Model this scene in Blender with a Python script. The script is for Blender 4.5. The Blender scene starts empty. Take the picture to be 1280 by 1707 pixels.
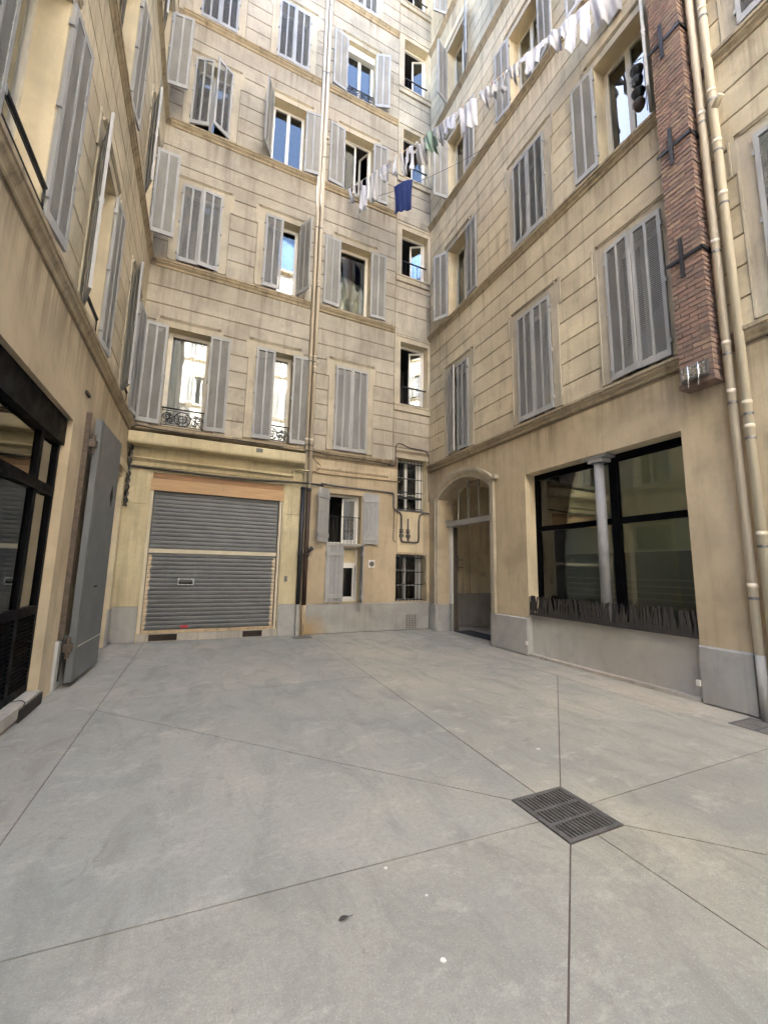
import bpy, bmesh, math, random
from mathutils import Vector, Matrix
random.seed(11)
R_ = math.radians
S = bpy.context.scene
C = S.collection

# ------------------------------------------------------------------ camera
cam_d = bpy.data.cameras.new('camera'); cam = bpy.data.objects.new('camera', cam_d); C.objects.link(cam)
cam_d.sensor_fit = 'HORIZONTAL'; cam_d.sensor_width = 36.0
cam_d.lens = 674.73 / 1280 * 36.0
cam_d.clip_start = 0.05; cam_d.clip_end = 500
YAW, PITCH, ROLL = R_(24.327), R_(8.1846), R_(1.1048)
fw = Vector((math.sin(YAW) * math.cos(PITCH), math.cos(YAW) * math.cos(PITCH), math.sin(PITCH)))
rt = Vector((math.cos(YAW), -math.sin(YAW), 0)); up = rt.cross(fw)
rt2 = rt * math.cos(ROLL) + up * math.sin(ROLL); up2 = -rt * math.sin(ROLL) + up * math.cos(ROLL)
m = Matrix((rt2, up2, -fw)).transposed().to_4x4(); m.translation = (0, 0, 1.6)
cam.matrix_world = m
S.camera = cam

# ------------------------------------------------------------------ sky, sun, exposure
SUN_EL = 43
w = bpy.data.worlds.new('World'); S.world = w; w.use_nodes = True
nt = w.node_tree; bg = nt.nodes['Background']
sky = nt.nodes.new('ShaderNodeTexSky'); sky.sky_type = 'NISHITA'; sky.sun_disc = False
sky.sun_elevation = R_(SUN_EL); sky.sun_rotation = R_(0); sky.air_density = 0.8; sky.dust_density = 3.0; sky.ozone_density = 0.7
nt.links.new(sky.outputs[0], bg.inputs[0]); bg.inputs[1].default_value = 0.15
sun_d = bpy.data.lights.new('sun', 'SUN'); sun_d.energy = 4.5; sun_d.angle = R_(0.5); sun_d.color = (1.0, 0.96, 0.90)
sun = bpy.data.objects.new('sun', sun_d); C.objects.link(sun)
sun.rotation_euler = (-R_(90 - SUN_EL), 0, R_(0)); sun.location = (2, 20, 40)
S.view_settings.view_transform = 'Standard'; S.view_settings.look = 'None'
S.view_settings.gamma = 1.0; S.view_settings.use_curve_mapping = False
S.view_settings.exposure = 4.0
S.render.engine = 'CYCLES'
S.cycles.use_denoising = True
S.cycles.max_bounces = 8; S.cycles.diffuse_bounces = 4; S.cycles.glossy_bounces = 3; S.cycles.transparent_max_bounces = 10
S.cycles.use_adaptive_sampling = True; S.cycles.adaptive_threshold = 0.03
S.cycles.sample_clamp_indirect = 6.0
S.cycles.caustics_reflective = False; S.cycles.caustics_refractive = False

# ------------------------------------------------------------------ materials
CORN = [4.69, 8.78, 12.62, 15.98, 19.42]
def newmat(name):
    mt = bpy.data.materials.new(name); mt.use_nodes = True
    return mt, mt.node_tree, mt.node_tree.nodes['Principled BSDF']
def N(t, kind, **kw):
    n = t.nodes.new(kind)
    for k, v in kw.items():
        if k.startswith('i_'):
            key = k[2:]; n.inputs[int(key) if key.isdigit() else key].default_value = v
        else: setattr(n, k, v)
    return n
def pos(t, sc=(1, 1, 1)):
    g = N(t, 'ShaderNodeNewGeometry'); mp = N(t, 'ShaderNodeMapping'); mp.inputs['Scale'].default_value = sc
    t.links.new(g.outputs['Position'], mp.inputs['Vector']); return mp.outputs[0]
def noise(t, sc, scale=1.0, detail=5, rough=0.6, dist=0.0):
    n = N(t, 'ShaderNodeTexNoise'); n.inputs['Scale'].default_value = scale; n.inputs['Detail'].default_value = detail
    n.inputs['Roughness'].default_value = rough; n.inputs['Distortion'].default_value = dist
    t.links.new(pos(t, sc), n.inputs['Vector']); return n.outputs['Fac']
def mrange(t, src, a, b, c=0.0, d=1.0):
    n = N(t, 'ShaderNodeMapRange'); n.clamp = True
    for i, v in zip((1, 2, 3, 4), (a, b, c, d)): n.inputs[i].default_value = v
    t.links.new(src, n.inputs[0]); return n.outputs[0]
def math_(t, op, a, b=None):
    n = N(t, 'ShaderNodeMath', operation=op)
    for i, v in ((0, a), (1, b)):
        if v is None: continue
        if isinstance(v, (int, float)): n.inputs[i].default_value = v
        else: t.links.new(v, n.inputs[i])
    return n.outputs[0]
def mix(t, fac, a, b, blend='MIX'):
    n = N(t, 'ShaderNodeMix', data_type='RGBA', blend_type=blend)
    for i, v in ((0, fac), (6, a), (7, b)):
        if isinstance(v, (int, float)): n.inputs[i].default_value = v
        elif isinstance(v, tuple): n.inputs[i].default_value = (*v, 1)
        else: t.links.new(v, n.inputs[i])
    return n.outputs[2]
def bump(t, b, src, strength, dist=0.02):
    n = N(t, 'ShaderNodeBump'); n.inputs['Strength'].default_value = strength; n.inputs['Distance'].default_value = dist
    t.links.new(src, n.inputs['Height']); t.links.new(n.outputs[0], b.inputs['Normal'])
def sc3(c, k): return tuple(min(1, x * k) for x in c)

def stucco(name, base, dirt=(0.10, 0.075, 0.05), drips=True, amount=1.0, bstr=0.25, rnd=0.0, rust=None):
    mt, t, b = newmat(name)
    big = noise(t, (1, 1, 1), 0.9, 3, 0.62, 0.3)
    col = mix(t, mrange(t, big, 0.36, 0.64), sc3(base, 0.76), sc3(base, 1.16))
    warm = noise(t, (1, 1, 1), 0.35, 1)
    col = mix(t, mrange(t, warm, 0.35, 0.7, 0, 0.45), col, (base[0] * 1.02, base[1] * 0.90, base[2] * 0.78))
    fine = noise(t, (1, 1, 1), 14, 3, 0.7)
    col = mix(t, mrange(t, fine, 0.3, 0.75, 0, 0.5 * amount), col, sc3(base, 0.72))
    blot = noise(t, (1, 1, 0.8), 2.6, 4, 0.72)
    col = mix(t, mrange(t, blot, 0.53, 0.74, 0, 0.6 * amount), col, (base[0] * 0.48, base[1] * 0.46, base[2] * 0.46))
    streak = noise(t, (7, 7, 0.55), 1.0, 3, 0.65)
    col = mix(t, mrange(t, streak, 0.52, 0.80, 0, 0.5 * amount), col, dirt)
    if drips:
        g = N(t, 'ShaderNodeNewGeometry'); sp = N(t, 'ShaderNodeSeparateXYZ'); t.links.new(g.outputs['Position'], sp.inputs[0])
        z = sp.outputs[2]; tot = None
        for zc in CORN:
            r = math_(t, 'MULTIPLY', mrange(t, z, zc - 1.05, zc - 0.12), math_(t, 'LESS_THAN', z, zc + 0.03))
            tot = r if tot is None else math_(t, 'ADD', tot, r)
        s2 = noise(t, (9, 9, 0.35), 1.0, 3, 0.75)
        patch = noise(t, (1.1, 1.1, 0.2), 1.0, 1)
        k = math_(t, 'MULTIPLY', math_(t, 'ADD', mrange(t, s2, 0.42, 0.74), 0.12), tot)
        k = math_(t, 'MULTIPLY', k, mrange(t, patch, 0.34, 0.60, 0.06, 0.75))
        col = mix(t, k, col, dirt)
    if rnd:
        oi = N(t, 'ShaderNodeObjectInfo'); col = mix(t, 1.0, col, mix(t, oi.outputs['Random'], (1 - rnd, 1 - rnd * 1.1, 1 - rnd * 1.3), (1 + rnd, 1 + rnd, 1 + rnd * 0.9)), 'MULTIPLY')
    if rust:
        vd = N(t, 'ShaderNodeVectorMath', operation='DISTANCE'); t.links.new(pos(t, (1, 1, 1.3)), vd.inputs[0]); vd.inputs[1].default_value = rust
        rn = math_(t, 'ADD', vd.outputs['Value'], math_(t, 'MULTIPLY', noise(t, (3, 3, 1), 1.5, 3), 0.5))
        col = mix(t, mrange(t, rn, 0.85, 0.3, 0, 0.75), col, (0.42, 0.27, 0.09))
    t.links.new(col, b.inputs['Base Color']); b.inputs['Roughness'].default_value = 0.88
    bump(t, b, noise(t, (1, 1, 1), 60, 2, 0.7), bstr, 0.01)
    return mt
def plain(name, base, rough=0.6, metal=0.0, var=0.25, scale=6.0, spots=0.0, spotcol=(0.05, 0.04, 0.03), bstr=0.0, bsc=80, stretch=(1, 1, 1)):
    mt, t, b = newmat(name)
    n1 = noise(t, stretch, scale, 3, 0.65)
    col = mix(t, mrange(t, n1, 0.3, 0.7), sc3(base, 1 - var), sc3(base, 1 + var))
    if spots:
        n2 = noise(t, stretch, scale * 3.1, 4, 0.75)
        col = mix(t, mrange(t, n2, 0.58, 0.74, 0, spots), col, spotcol)
    t.links.new(col, b.inputs['Base Color'])
    b.inputs['Roughness'].default_value = rough; b.inputs['Metallic'].default_value = metal
    r2 = mrange(t, n1, 0.3, 0.7, max(0.02, rough - 0.12), min(1, rough + 0.12)); t.links.new(r2, b.inputs['Roughness'])
    if bstr: bump(t, b, noise(t, (1, 1, 1), bsc, 2, 0.7), bstr, 0.005)
    return mt
def vary(mt, k):
    t = mt.node_tree; b = t.nodes['Principled BSDF']; src = b.inputs['Base Color'].links[0].from_socket
    oi = N(t, 'ShaderNodeObjectInfo'); t.links.new(mix(t, 1.0, src, mix(t, oi.outputs['Random'], (1 - k,) * 3, (1 + k, 1 + k * 0.9, 1 + k * 0.8)), 'MULTIPLY'), b.inputs['Base Color']); return mt
def glass(name, refl=1.0, add=0.02, tint=(0.93, 0.95, 0.94), wav=0.0025):
    mt, t, b = newmat(name); t.nodes.remove(b)
    out = [n for n in t.nodes if n.type == 'OUTPUT_MATERIAL'][0]
    fr = N(t, 'ShaderNodeFresnel'); fr.inputs[0].default_value = 1.5
    f = math_(t, 'MINIMUM', math_(t, 'ADD', math_(t, 'MULTIPLY', fr.outputs[0], refl), add), 1.0)
    tr = N(t, 'ShaderNodeBsdfTransparent'); tr.inputs[0].default_value = (*tint, 1)
    gl = N(t, 'ShaderNodeBsdfGlossy'); gl.inputs['Roughness'].default_value = 0.012; gl.inputs[0].default_value = (0.95, 0.97, 0.97, 1)
    bp = N(t, 'ShaderNodeBump'); bp.inputs['Strength'].default_value = wav; bp.inputs['Distance'].default_value = 0.3
    t.links.new(noise(t, (1, 1, 1), 1.7, 2), bp.inputs['Height']); t.links.new(bp.outputs[0], gl.inputs['Normal'])
    mx = N(t, 'ShaderNodeMixShader'); t.links.new(f, mx.inputs[0]); t.links.new(tr.outputs[0], mx.inputs[1]); t.links.new(gl.outputs[0], mx.inputs[2])
    t.links.new(mx.outputs[0], out.inputs[0]); return mt

M = {}
M['stucco'] = stucco('ashlar_render', (0.44, 0.402, 0.328), amount=0.85, rnd=0.08)  # back wall base lowered to offset its stronger light
M['pale'] = stucco('pale_render', (0.62, 0.60, 0.55), drips=False, amount=0.5)
M['stucco_tan_lit'] = stucco('tan_ashlar_render_lit', (0.62, 0.545, 0.39), amount=0.9, rnd=0.08)  # tan hue; base raised on both side walls to offset their weaker light
M['stucco_low'] = stucco('ground_floor_render', (0.54, 0.45, 0.31), drips=True, amount=0.5)
M['trim'] = stucco('stone_trim', (0.50, 0.45, 0.345), drips=False, amount=0.7)
M['cornice'] = stucco('cornice_stone', (0.43, 0.355, 0.24), drips=False, amount=1.5)
M['groove'] = stucco('groove_render', (0.27, 0.21, 0.14), drips=False)
M['reveal'] = stucco('reveal_cream', (0.70, 0.61, 0.42), drips=False, amount=0.35)
M['yellow'] = stucco('yellow_paint', (0.62, 0.55, 0.36), dirt=(0.13, 0.10, 0.055), drips=False, amount=0.8)
M['patch'] = stucco('fresh_patch', (0.70, 0.61, 0.42), drips=False, amount=0.3)
M['plinth'] = stucco('plinth_grey', (0.405, 0.405, 0.385), dirt=(0.16, 0.14, 0.12), drips=False, amount=0.55)
M['plinth_rust'] = stucco('plinth_grey_rust', (0.405, 0.405, 0.385), dirt=(0.16, 0.14, 0.12), drips=False, amount=0.5, rust=(2.55, 10.07, 0.1))
M['plinth_dark'] = stucco('spandrel_grey', (0.48, 0.475, 0.45), dirt=(0.16, 0.14, 0.12), drips=False, amount=0.35)
M['kerb'] = stucco('kerb_stone', (0.50, 0.47, 0.41), dirt=(0.12, 0.10, 0.08), drips=False, amount=0.9)
M['shutter'] = plain('shutter_paint', (0.37, 0.37, 0.36), 0.6, var=0.14, scale=3, spots=0.5, spotcol=(0.21, 0.195, 0.17), stretch=(1, 1, 0.4)); vary(M['shutter'], 0.10)
M['louvre'] = plain('louvre_paint', (0.34, 0.338, 0.322), 0.65, var=0.16, scale=3, spots=0.4, spotcol=(0.18, 0.165, 0.14), stretch=(1, 1, 0.4)); vary(M['louvre'], 0.12)
M['white'] = plain('white_frame', (0.74, 0.72, 0.67), 0.45, var=0.06)
M['cream_frame'] = plain('cream_frame', (0.66, 0.61, 0.50), 0.5, var=0.08)
M['glass'] = glass('window_glass', 1.9, 0.02)
M['shopglass'] = glass('shop_glass', 1.5, 0.02, (0.95, 0.97, 0.93), 0.0008)
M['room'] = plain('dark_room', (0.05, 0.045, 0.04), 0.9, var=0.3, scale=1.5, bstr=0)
M['shoproom'] = plain('shop_interior', (0.17, 0.18, 0.14), 0.9, var=0.2, scale=0.8, bstr=0)
M['shopfilm_pale'] = plain('shop_reflection_pale', (0.66, 0.69, 0.53), 0.9, var=0.06, scale=1)  # this and the next three: tones of the painted shop-glass reflection
M['shopfilm_dark'] = plain('shop_reflection_dark', (0.21, 0.225, 0.18), 0.8, var=0.2, scale=1)
M['shopfilm_line'] = plain('shop_reflection_line', (0.72, 0.73, 0.60), 0.8, var=0.1)
M['shopfilm_stripe'] = plain('shop_reflection_stripe', (0.30, 0.315, 0.25), 0.8, var=0.1)
M['curtain'] = plain('net_curtain', (0.50, 0.51, 0.53), 0.9, var=0.2, scale=3, stretch=(6, 6, 0.4))
M['curtain2'] = plain('printed_curtain', (0.42, 0.41, 0.33), 0.9, var=0.35, scale=3)
M['iron'] = plain('wrought_iron', (0.014, 0.014, 0.016), 0.55, var=0.3)
M['black'] = plain('black_frame', (0.003, 0.003, 0.0035), 0.5, var=0.3); M['black'].node_tree.nodes['Principled BSDF'].inputs['Specular IOR Level'].default_value = 0.06
M['pipe_cream'] = plain('cream_pipe', (0.64, 0.56, 0.44), 0.6, var=0.10, scale=2.5, spots=0.22, spotcol=(0.34, 0.26, 0.17), stretch=(2, 2, 0.5))
M['pipe_cream2'] = plain('beige_pipe', (0.62, 0.55, 0.41), 0.5, var=0.09, scale=2.5, spots=0.25, spotcol=(0.38, 0.31, 0.20), stretch=(2, 2, 0.5))
M['pipe_black'] = plain('black_pipe', (0.02, 0.02, 0.022), 0.45, var=0.3)
M['pipe_rust'] = plain('rusty_pipe', (0.06, 0.035, 0.022), 0.6, var=0.4, scale=4, spots=0.5, spotcol=(0.20, 0.09, 0.03))
M['pipe_stain'] = plain('stained_pipe', (0.50, 0.38, 0.24), 0.6, var=0.2, scale=5, spots=0.6, spotcol=(0.22, 0.10, 0.03), stretch=(3, 3, 0.5))
M['lead'] = plain('lead_pipe', (0.13, 0.12, 0.11), 0.55, metal=0.3, var=0.35, scale=14)
M['zinc'] = plain('zinc_band', (0.22, 0.21, 0.20), 0.5, metal=0.6, var=0.3)
M['cable'] = plain('cable_rubber', (0.045, 0.038, 0.032), 0.6, var=0.3)
M['cable_tan'] = plain('painted_cable', (0.30, 0.22, 0.13), 0.7, var=0.3)
M['wood'] = plain('plywood', (0.50, 0.325, 0.175), 0.7, var=0.16, scale=3, stretch=(0.6, 1, 9), bstr=0.05)
M['wood_dark'] = plain('weathered_board', (0.33, 0.19, 0.10), 0.75, var=0.3, scale=3, stretch=(0.6, 1, 9), spots=0.4, spotcol=(0.10, 0.05, 0.03))
M['steel_door'] = plain('grey_steel_door', (0.15, 0.16, 0.165), 0.5, var=0.07, scale=2)
M['rusty'] = plain('old_iron', (0.10, 0.075, 0.055), 0.75, var=0.5, scale=18, spots=0.5, spotcol=(0.22, 0.17, 0.12))
M['mortar'] = plain('mortar', (0.27, 0.215, 0.165), 0.95, var=0.3, scale=9)
M['oldstone'] = plain('dark_void', (0.028, 0.02, 0.014), 0.95, var=0.5, scale=20)
M['grate'] = plain('cast_iron', (0.12, 0.115, 0.11), 0.6, metal=0.2, var=0.35, scale=18, spots=0.5, spotcol=(0.20, 0.175, 0.145))
M['void'] = plain('drain_void', (0.008, 0.007, 0.006), 1.0, var=0.2, bstr=0)
M['corten'] = plain('dark_sheet_steel', (0.042, 0.038, 0.035), 0.6, metal=0.0, var=0.25, scale=12)
M['column'] = plain('column_paint', (0.27, 0.268, 0.27), 0.5, var=0.07)
M['mat'] = plain('doormat_rubber', (0.03, 0.03, 0.032), 0.9, var=0.3, scale=40)
M['alu'] = plain('bright_metal', (0.55, 0.56, 0.57), 0.25, metal=0.9, var=0.25, scale=30, bstr=0.5, bsc=25)
M['red'] = plain('red_sticker', (0.45, 0.04, 0.05), 0.5)
M['gum'] = plain('white_gum', (0.75, 0.74, 0.70), 0.8)
M['deadleaf'] = plain('dry_leaf', (0.05, 0.045, 0.04), 0.8)
M['plaster_in'] = stucco('passage_plaster', (0.74, 0.65, 0.47), drips=False, amount=0.9)
M['plinth_in'] = stucco('passage_plinth', (0.36, 0.34, 0.31), drips=False, amount=0.6)

# bricks in a few tones
M['brick0'] = plain('brick_red', (0.255, 0.162, 0.125), 0.9, var=0.25, scale=10, spots=0.55, spotcol=(0.30, 0.21, 0.15), bstr=0.4)
M['brick1'] = plain('brick_brown', (0.215, 0.148, 0.118), 0.9, var=0.3, scale=10, spots=0.5, spotcol=(0.27, 0.19, 0.14), bstr=0.4)
M['brick2'] = plain('brick_ochre', (0.30, 0.21, 0.148), 0.9, var=0.2, scale=10, spots=0.3, spotcol=(0.22, 0.12, 0.07), bstr=0.4)
M['brick3'] = plain('brick_dull', (0.23, 0.158, 0.125), 0.9, var=0.25, scale=10, spots=0.3, spotcol=(0.15, 0.08, 0.05), bstr=0.4)

def make_roller():
    mt, t, b = newmat('roller_shutter_steel')
    n1 = noise(t, (1.2, 1, 2.5), 2.2, 6, 0.65)
    col = mix(t, mrange(t, n1, 0.3, 0.72), (0.085, 0.089, 0.090), (0.155, 0.158, 0.158))
    wv = noise(t, (9, 1, 0.6), 1.0, 5, 0.7); col = mix(t, mrange(t, wv, 0.60, 0.8, 0, 0.35), col, (0.27, 0.27, 0.27))
    g = N(t, 'ShaderNodeNewGeometry'); sp = N(t, 'ShaderNodeSeparateXYZ'); t.links.new(g.outputs['Position'], sp.inputs[0])
    x = sp.outputs[0]; z = sp.outputs[2]
    nn = noise(t, (3, 1, 9), 2.0, 4)
    a = math_(t, 'ADD', math_(t, 'ABSOLUTE', math_(t, 'SUBTRACT', x, 0.355)), math_(t, 'MULTIPLY', nn, 0.12))
    edge = math_(t, 'MULTIPLY', mrange(t, a, 1.335, 1.36), math_(t, 'LESS_THAN', z, 1.84))
    col = mix(t, edge, col, (0.52, 0.42, 0.29))
    chip = noise(t, (1, 1, 1), 9, 8, 0.8, 0.5); col = mix(t, mrange(t, chip, 0.72, 0.76, 0, 0.8), col, (0.5, 0.49, 0.46))
    t.links.new(col, b.inputs['Base Color']); b.inputs['Metallic'].default_value = 0.35
    t.links.new(mrange(t, n1, 0.3, 0.7, 0.38, 0.6), b.inputs['Roughness'])
    return mt
M['roller'] = make_roller()
def make_concrete(name, tint):
    mt, t, b = newmat(name)
    g = N(t, 'ShaderNodeNewGeometry'); sp = N(t, 'ShaderNodeSeparateXYZ'); t.links.new(g.outputs['Position'], sp.inputs[0])
    base = (0.39 * tint[0], 0.39 * tint[1], 0.35 * tint[2])
    big = noise(t, (1, 1, 1), 0.42, 3, 0.6)
    col = mix(t, mrange(t, big, 0.36, 0.66), (base[0] * 0.74, base[1] * 0.77, base[2] * 0.81), (base[0] * 1.20, base[1] * 1.14, base[2] * 1.06))
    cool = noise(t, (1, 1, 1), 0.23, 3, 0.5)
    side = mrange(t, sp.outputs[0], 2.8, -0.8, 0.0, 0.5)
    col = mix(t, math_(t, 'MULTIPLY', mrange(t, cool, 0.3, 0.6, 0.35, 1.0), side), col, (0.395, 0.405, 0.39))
    mid = noise(t, (1.5, 0.7, 1), 1.9, 5, 0.72, 0.8)
    col = mix(t, mrange(t, mid, 0.49, 0.72, 0, 0.75), col, (base[0] * 0.62, base[1] * 0.63, base[2] * 0.62))
    pale = noise(t, (0.8, 1.3, 1), 2.6, 5, 0.75)
    col = mix(t, mrange(t, pale, 0.54, 0.74, 0, 0.7), col, (0.60, 0.58, 0.52))
    fine = noise(t, (1, 1, 1), 26, 4, 0.8)
    col = mix(t, mrange(t, fine, 0.38, 0.70, 0, 0.55), col, (base[0] * 0.66, base[1] * 0.66, base[2] * 0.66))
    oi = N(t, 'ShaderNodeObjectInfo'); col = mix(t, 1.0, col, oi.outputs['Color'], 'MULTIPLY')
    sc = noise(t, (1, 1, 1), 3.3, 6, 0.85, 1.3)
    col = mix(t, mrange(t, sc, 0.585, 0.68, 0, 0.6), col, (0.19, 0.175, 0.15))
    grit = noise(t, (1, 1, 1), 110, 2, 0.8)
    col = mix(t, mrange(t, grit, 0.56, 0.74, 0, 0.55), col, (base[0] * 0.5, base[1] * 0.5, base[2] * 0.48)); col = mix(t, mrange(t, grit, 0.42, 0.26, 0, 0.4), col, (0.66, 0.65, 0.61))
    vor = N(t, 'ShaderNodeTexVoronoi'); vor.inputs['Scale'].default_value = 5.5; t.links.new(pos(t), vor.inputs['Vector'])
    sel = N(t, 'ShaderNodeSeparateColor'); t.links.new(vor.outputs['Color'], sel.inputs[0])
    spot = math_(t, 'MULTIPLY', math_(t, 'LESS_THAN', vor.outputs['Distance'], math_(t, 'MULTIPLY', sel.outputs[1], 0.055)), math_(t, 'GREATER_THAN', sel.outputs[0], 0.72))
    col = mix(t, math_(t, 'MULTIPLY', spot, 0.6), col, (0.09, 0.085, 0.075))
    t.links.new(col, b.inputs['Base Color'])
    t.links.new(mrange(t, mid, 0.3, 0.7, 0.42, 0.68), b.inputs['Roughness'])
    bump(t, b, math_(t, 'ADD', noise(t, (1, 1, 1), 42, 3, 0.75), math_(t, 'MULTIPLY', mid, 1.5)), 0.22, 0.012)
    return mt
M['concrete'] = make_concrete('concrete_slab', (1, 1, 1))
M['concrete2'] = make_concrete('concrete_strip', (0.94, 0.90, 0.87))
M['joint'] = plain('joint_filler', (0.13, 0.10, 0.085), 0.95, var=0.3, scale=5)

# ------------------------------------------------------------------ mesh helpers
class MB:
    def __init__(s, W=None): s.v = []; s.f = []; s.W = W
    def p(s, a):
        s.v.append(s.W(*a) if s.W else tuple(a)); return len(s.v) - 1
    def poly(s, pts): s.f.append([s.p(q) for q in pts])
    def box(s, x0, x1, y0, y1, z0, z1):
        i = [s.p(q) for q in ((x0, y0, z0), (x1, y0, z0), (x1, y1, z0), (x0, y1, z0), (x0, y0, z1), (x1, y0, z1), (x1, y1, z1), (x0, y1, z1))]
        for f in ((0, 3, 2, 1), (4, 5, 6, 7), (0, 1, 5, 4), (1, 2, 6, 5), (2, 3, 7, 6), (3, 0, 4, 7)): s.f.append([i[k] for k in f])
        return s
    def panel(s, x0, x1, z0, z1, d0, d1, c):           # slab lying on a wall, its face chamfered by c
        i = [s.p(q) for q in ((x0, d0, z0), (x1, d0, z0), (x1, d0, z1), (x0, d0, z1), (x0 + c, d1, z0 + c), (x1 - c, d1, z0 + c), (x1 - c, d1, z1 - c), (x0 + c, d1, z1 - c))]
        for f in ((4, 5, 6, 7), (0, 1, 5, 4), (1, 2, 6, 5), (2, 3, 7, 6), (3, 0, 4, 7)): s.f.append([i[k] for k in f])
        return s
    def prism(s, prof, u0, u1):                        # prof: (d,z) closed outline, swept along u
        a = [s.p((u0, d, z)) for d, z in prof]; b = [s.p((u1, d, z)) for d, z in prof]; n = len(prof)
        for k in range(n): s.f.append([a[k], a[(k + 1) % n], b[(k + 1) % n], b[k]])
        s.f.append(a[::-1]); s.f.append(b); return s
    def extrude(s, outline, h0, h1, axis=2):           # outline of 2D points pushed along an axis
        def q(pt, h): return (pt[0], pt[1], h) if axis == 2 else ((pt[0], h, pt[1]) if axis == 1 else (h, pt[0], pt[1]))
        a = [s.p(q(pt, h0)) for pt in outline]; b = [s.p(q(pt, h1)) for pt in outline]; n = len(outline)
        for k in range(n): s.f.append([a[k], a[(k + 1) % n], b[(k + 1) % n], b[k]])
        s.f.append(a[::-1]); s.f.append(b); return s
    def tube(s, path, r, n=8, cap=True):
        P = [Vector(q) for q in path]; rings = []; prev = None
        for k, q in enumerate(P):
            d = (P[min(k + 1, len(P) - 1)] - P[max(k - 1, 0)]).normalized()
            a = prev - d * prev.dot(d) if prev is not None else Vector((0, 0, 1)).cross(d)
            if a.length < 1e-4: a = Vector((1, 0, 0)).cross(d)
            if a.length < 1e-4: a = Vector((0, 1, 0)).cross(d)
            a.normalize(); prev = a; b = d.cross(a); rr = r[k] if isinstance(r, (list, tuple)) else r
            rings.append([s.p(tuple(q + a * (rr * math.cos(2 * math.pi * j / n)) + b * (rr * math.sin(2 * math.pi * j / n)))) for j in range(n)])
        for A, B in zip(rings, rings[1:]):
            for j in range(n): s.f.append([A[j], A[(j + 1) % n], B[(j + 1) % n], B[j]])
        if cap: s.f.append(rings[0][::-1]); s.f.append(rings[-1])
        return s
    def mesh(s, name, smooth=False):
        me = bpy.data.meshes.new(name); me.from_pydata(s.v, [], s.f)
        bm = bmesh.new(); bm.from_mesh(me); bmesh.ops.recalc_face_normals(bm, faces=bm.faces); bm.to_mesh(me); bm.free()
        if smooth:
            for p in me.polygons: p.use_smooth = True
        return me
def link(name, me, mt, parent=None, loc=None, rot=None):
    o = bpy.data.objects.new(name, me); C.objects.link(o)
    if me is not None and mt is not None and not me.materials: me.materials.append(M[mt])
    base = Vector(loc) if loc is not None else Vector((0, 0, 0))
    if parent is not None:
        o.parent = parent
        if parent.type == 'EMPTY': base = base - parent.location
    o.location = base
    if rot is not None: o.rotation_euler = rot
    return o
def part(mb, name, mt, parent=None, smooth=False): return link(name, mb.mesh(name, smooth), mt, parent)
def tag(o, label, cat, group=None):
    o['label'] = label; o['category'] = cat
    if group: o['group'] = group
    return o
def thing(name, label, cat, loc=(0, 0, 0), group=None):
    o = bpy.data.objects.new(name, None); C.objects.link(o); o.location = loc; o.empty_display_size = 0.2
    return tag(o, label, cat, group)
def struct(o): o['kind'] = 'structure'; return o
def stuff(o): o['kind'] = 'stuff'; return o

XR, YB, XL, YF, YE = 6.02, 10.1, -1.57, -9.0, -2.5
def WB(u, d, z): return (u, YB - d, z)
def WR(u, d, z): return (XR - d, u, z)
def WL(u, d, z): return (XL + d, u, z)
def WF(u, d, z): return (u, YF + d, z)
def wdir(W, du, dd):
    a = Vector(W(0, 0, 0)); return Vector(W(du, dd, 0)) - a
def T(W, path): return [W(*q) for q in path]
def bez(pts, n=8):                                     # smooth polyline through points
    out = []; P = [Vector(p) for p in pts]
    for i in range(len(P) - 1):
        a, b, c, d = P[max(i - 1, 0)], P[i], P[i + 1], P[min(i + 2, len(P) - 1)]
        for k in range(n):
            t = k / n
            out.append(0.5 * ((2 * b) + (c - a) * t + (2 * a - 5 * b + 4 * c - d) * t * t + (3 * b - a - 3 * c + d) * t ** 3))
    out.append(P[-1]); return [tuple(q) for q in out]

# ------------------------------------------------------------------ ground
floor = struct(part(MB().box(-45, 45, -45, 45, -0.6, -0.006), 'courtyard_floor', 'joint'))
def inset(poly, g):
    n = len(poly); area = sum(poly[i][0] * poly[(i + 1) % n][1] - poly[(i + 1) % n][0] * poly[i][1] for i in range(n))
    if area < 0: poly = poly[::-1]
    out = [(-100, -100), (100, -100), (100, 100), (-100, 100)]
    for i in range(n):
        (x0, y0), (x1, y1) = poly[i], poly[(i + 1) % n]; L = math.hypot(x1 - x0, y1 - y0)
        nx, ny = -(y1 - y0) / L, (x1 - x0) / L
        def dd(q): return (q[0] - x0) * nx + (q[1] - y0) * ny - g
        res = []
        for k in range(len(out)):
            a, b = out[k], out[(k + 1) % len(out)]; da, db = dd(a), dd(b)
            if da >= 0: res.append(a)
            if (da >= 0) != (db >= 0):
                t = da / (da - db); res.append((a[0] + (b[0] - a[0]) * t, a[1] + (b[1] - a[1]) * t))
        out = res
    return out
JX = -0.91
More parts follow.
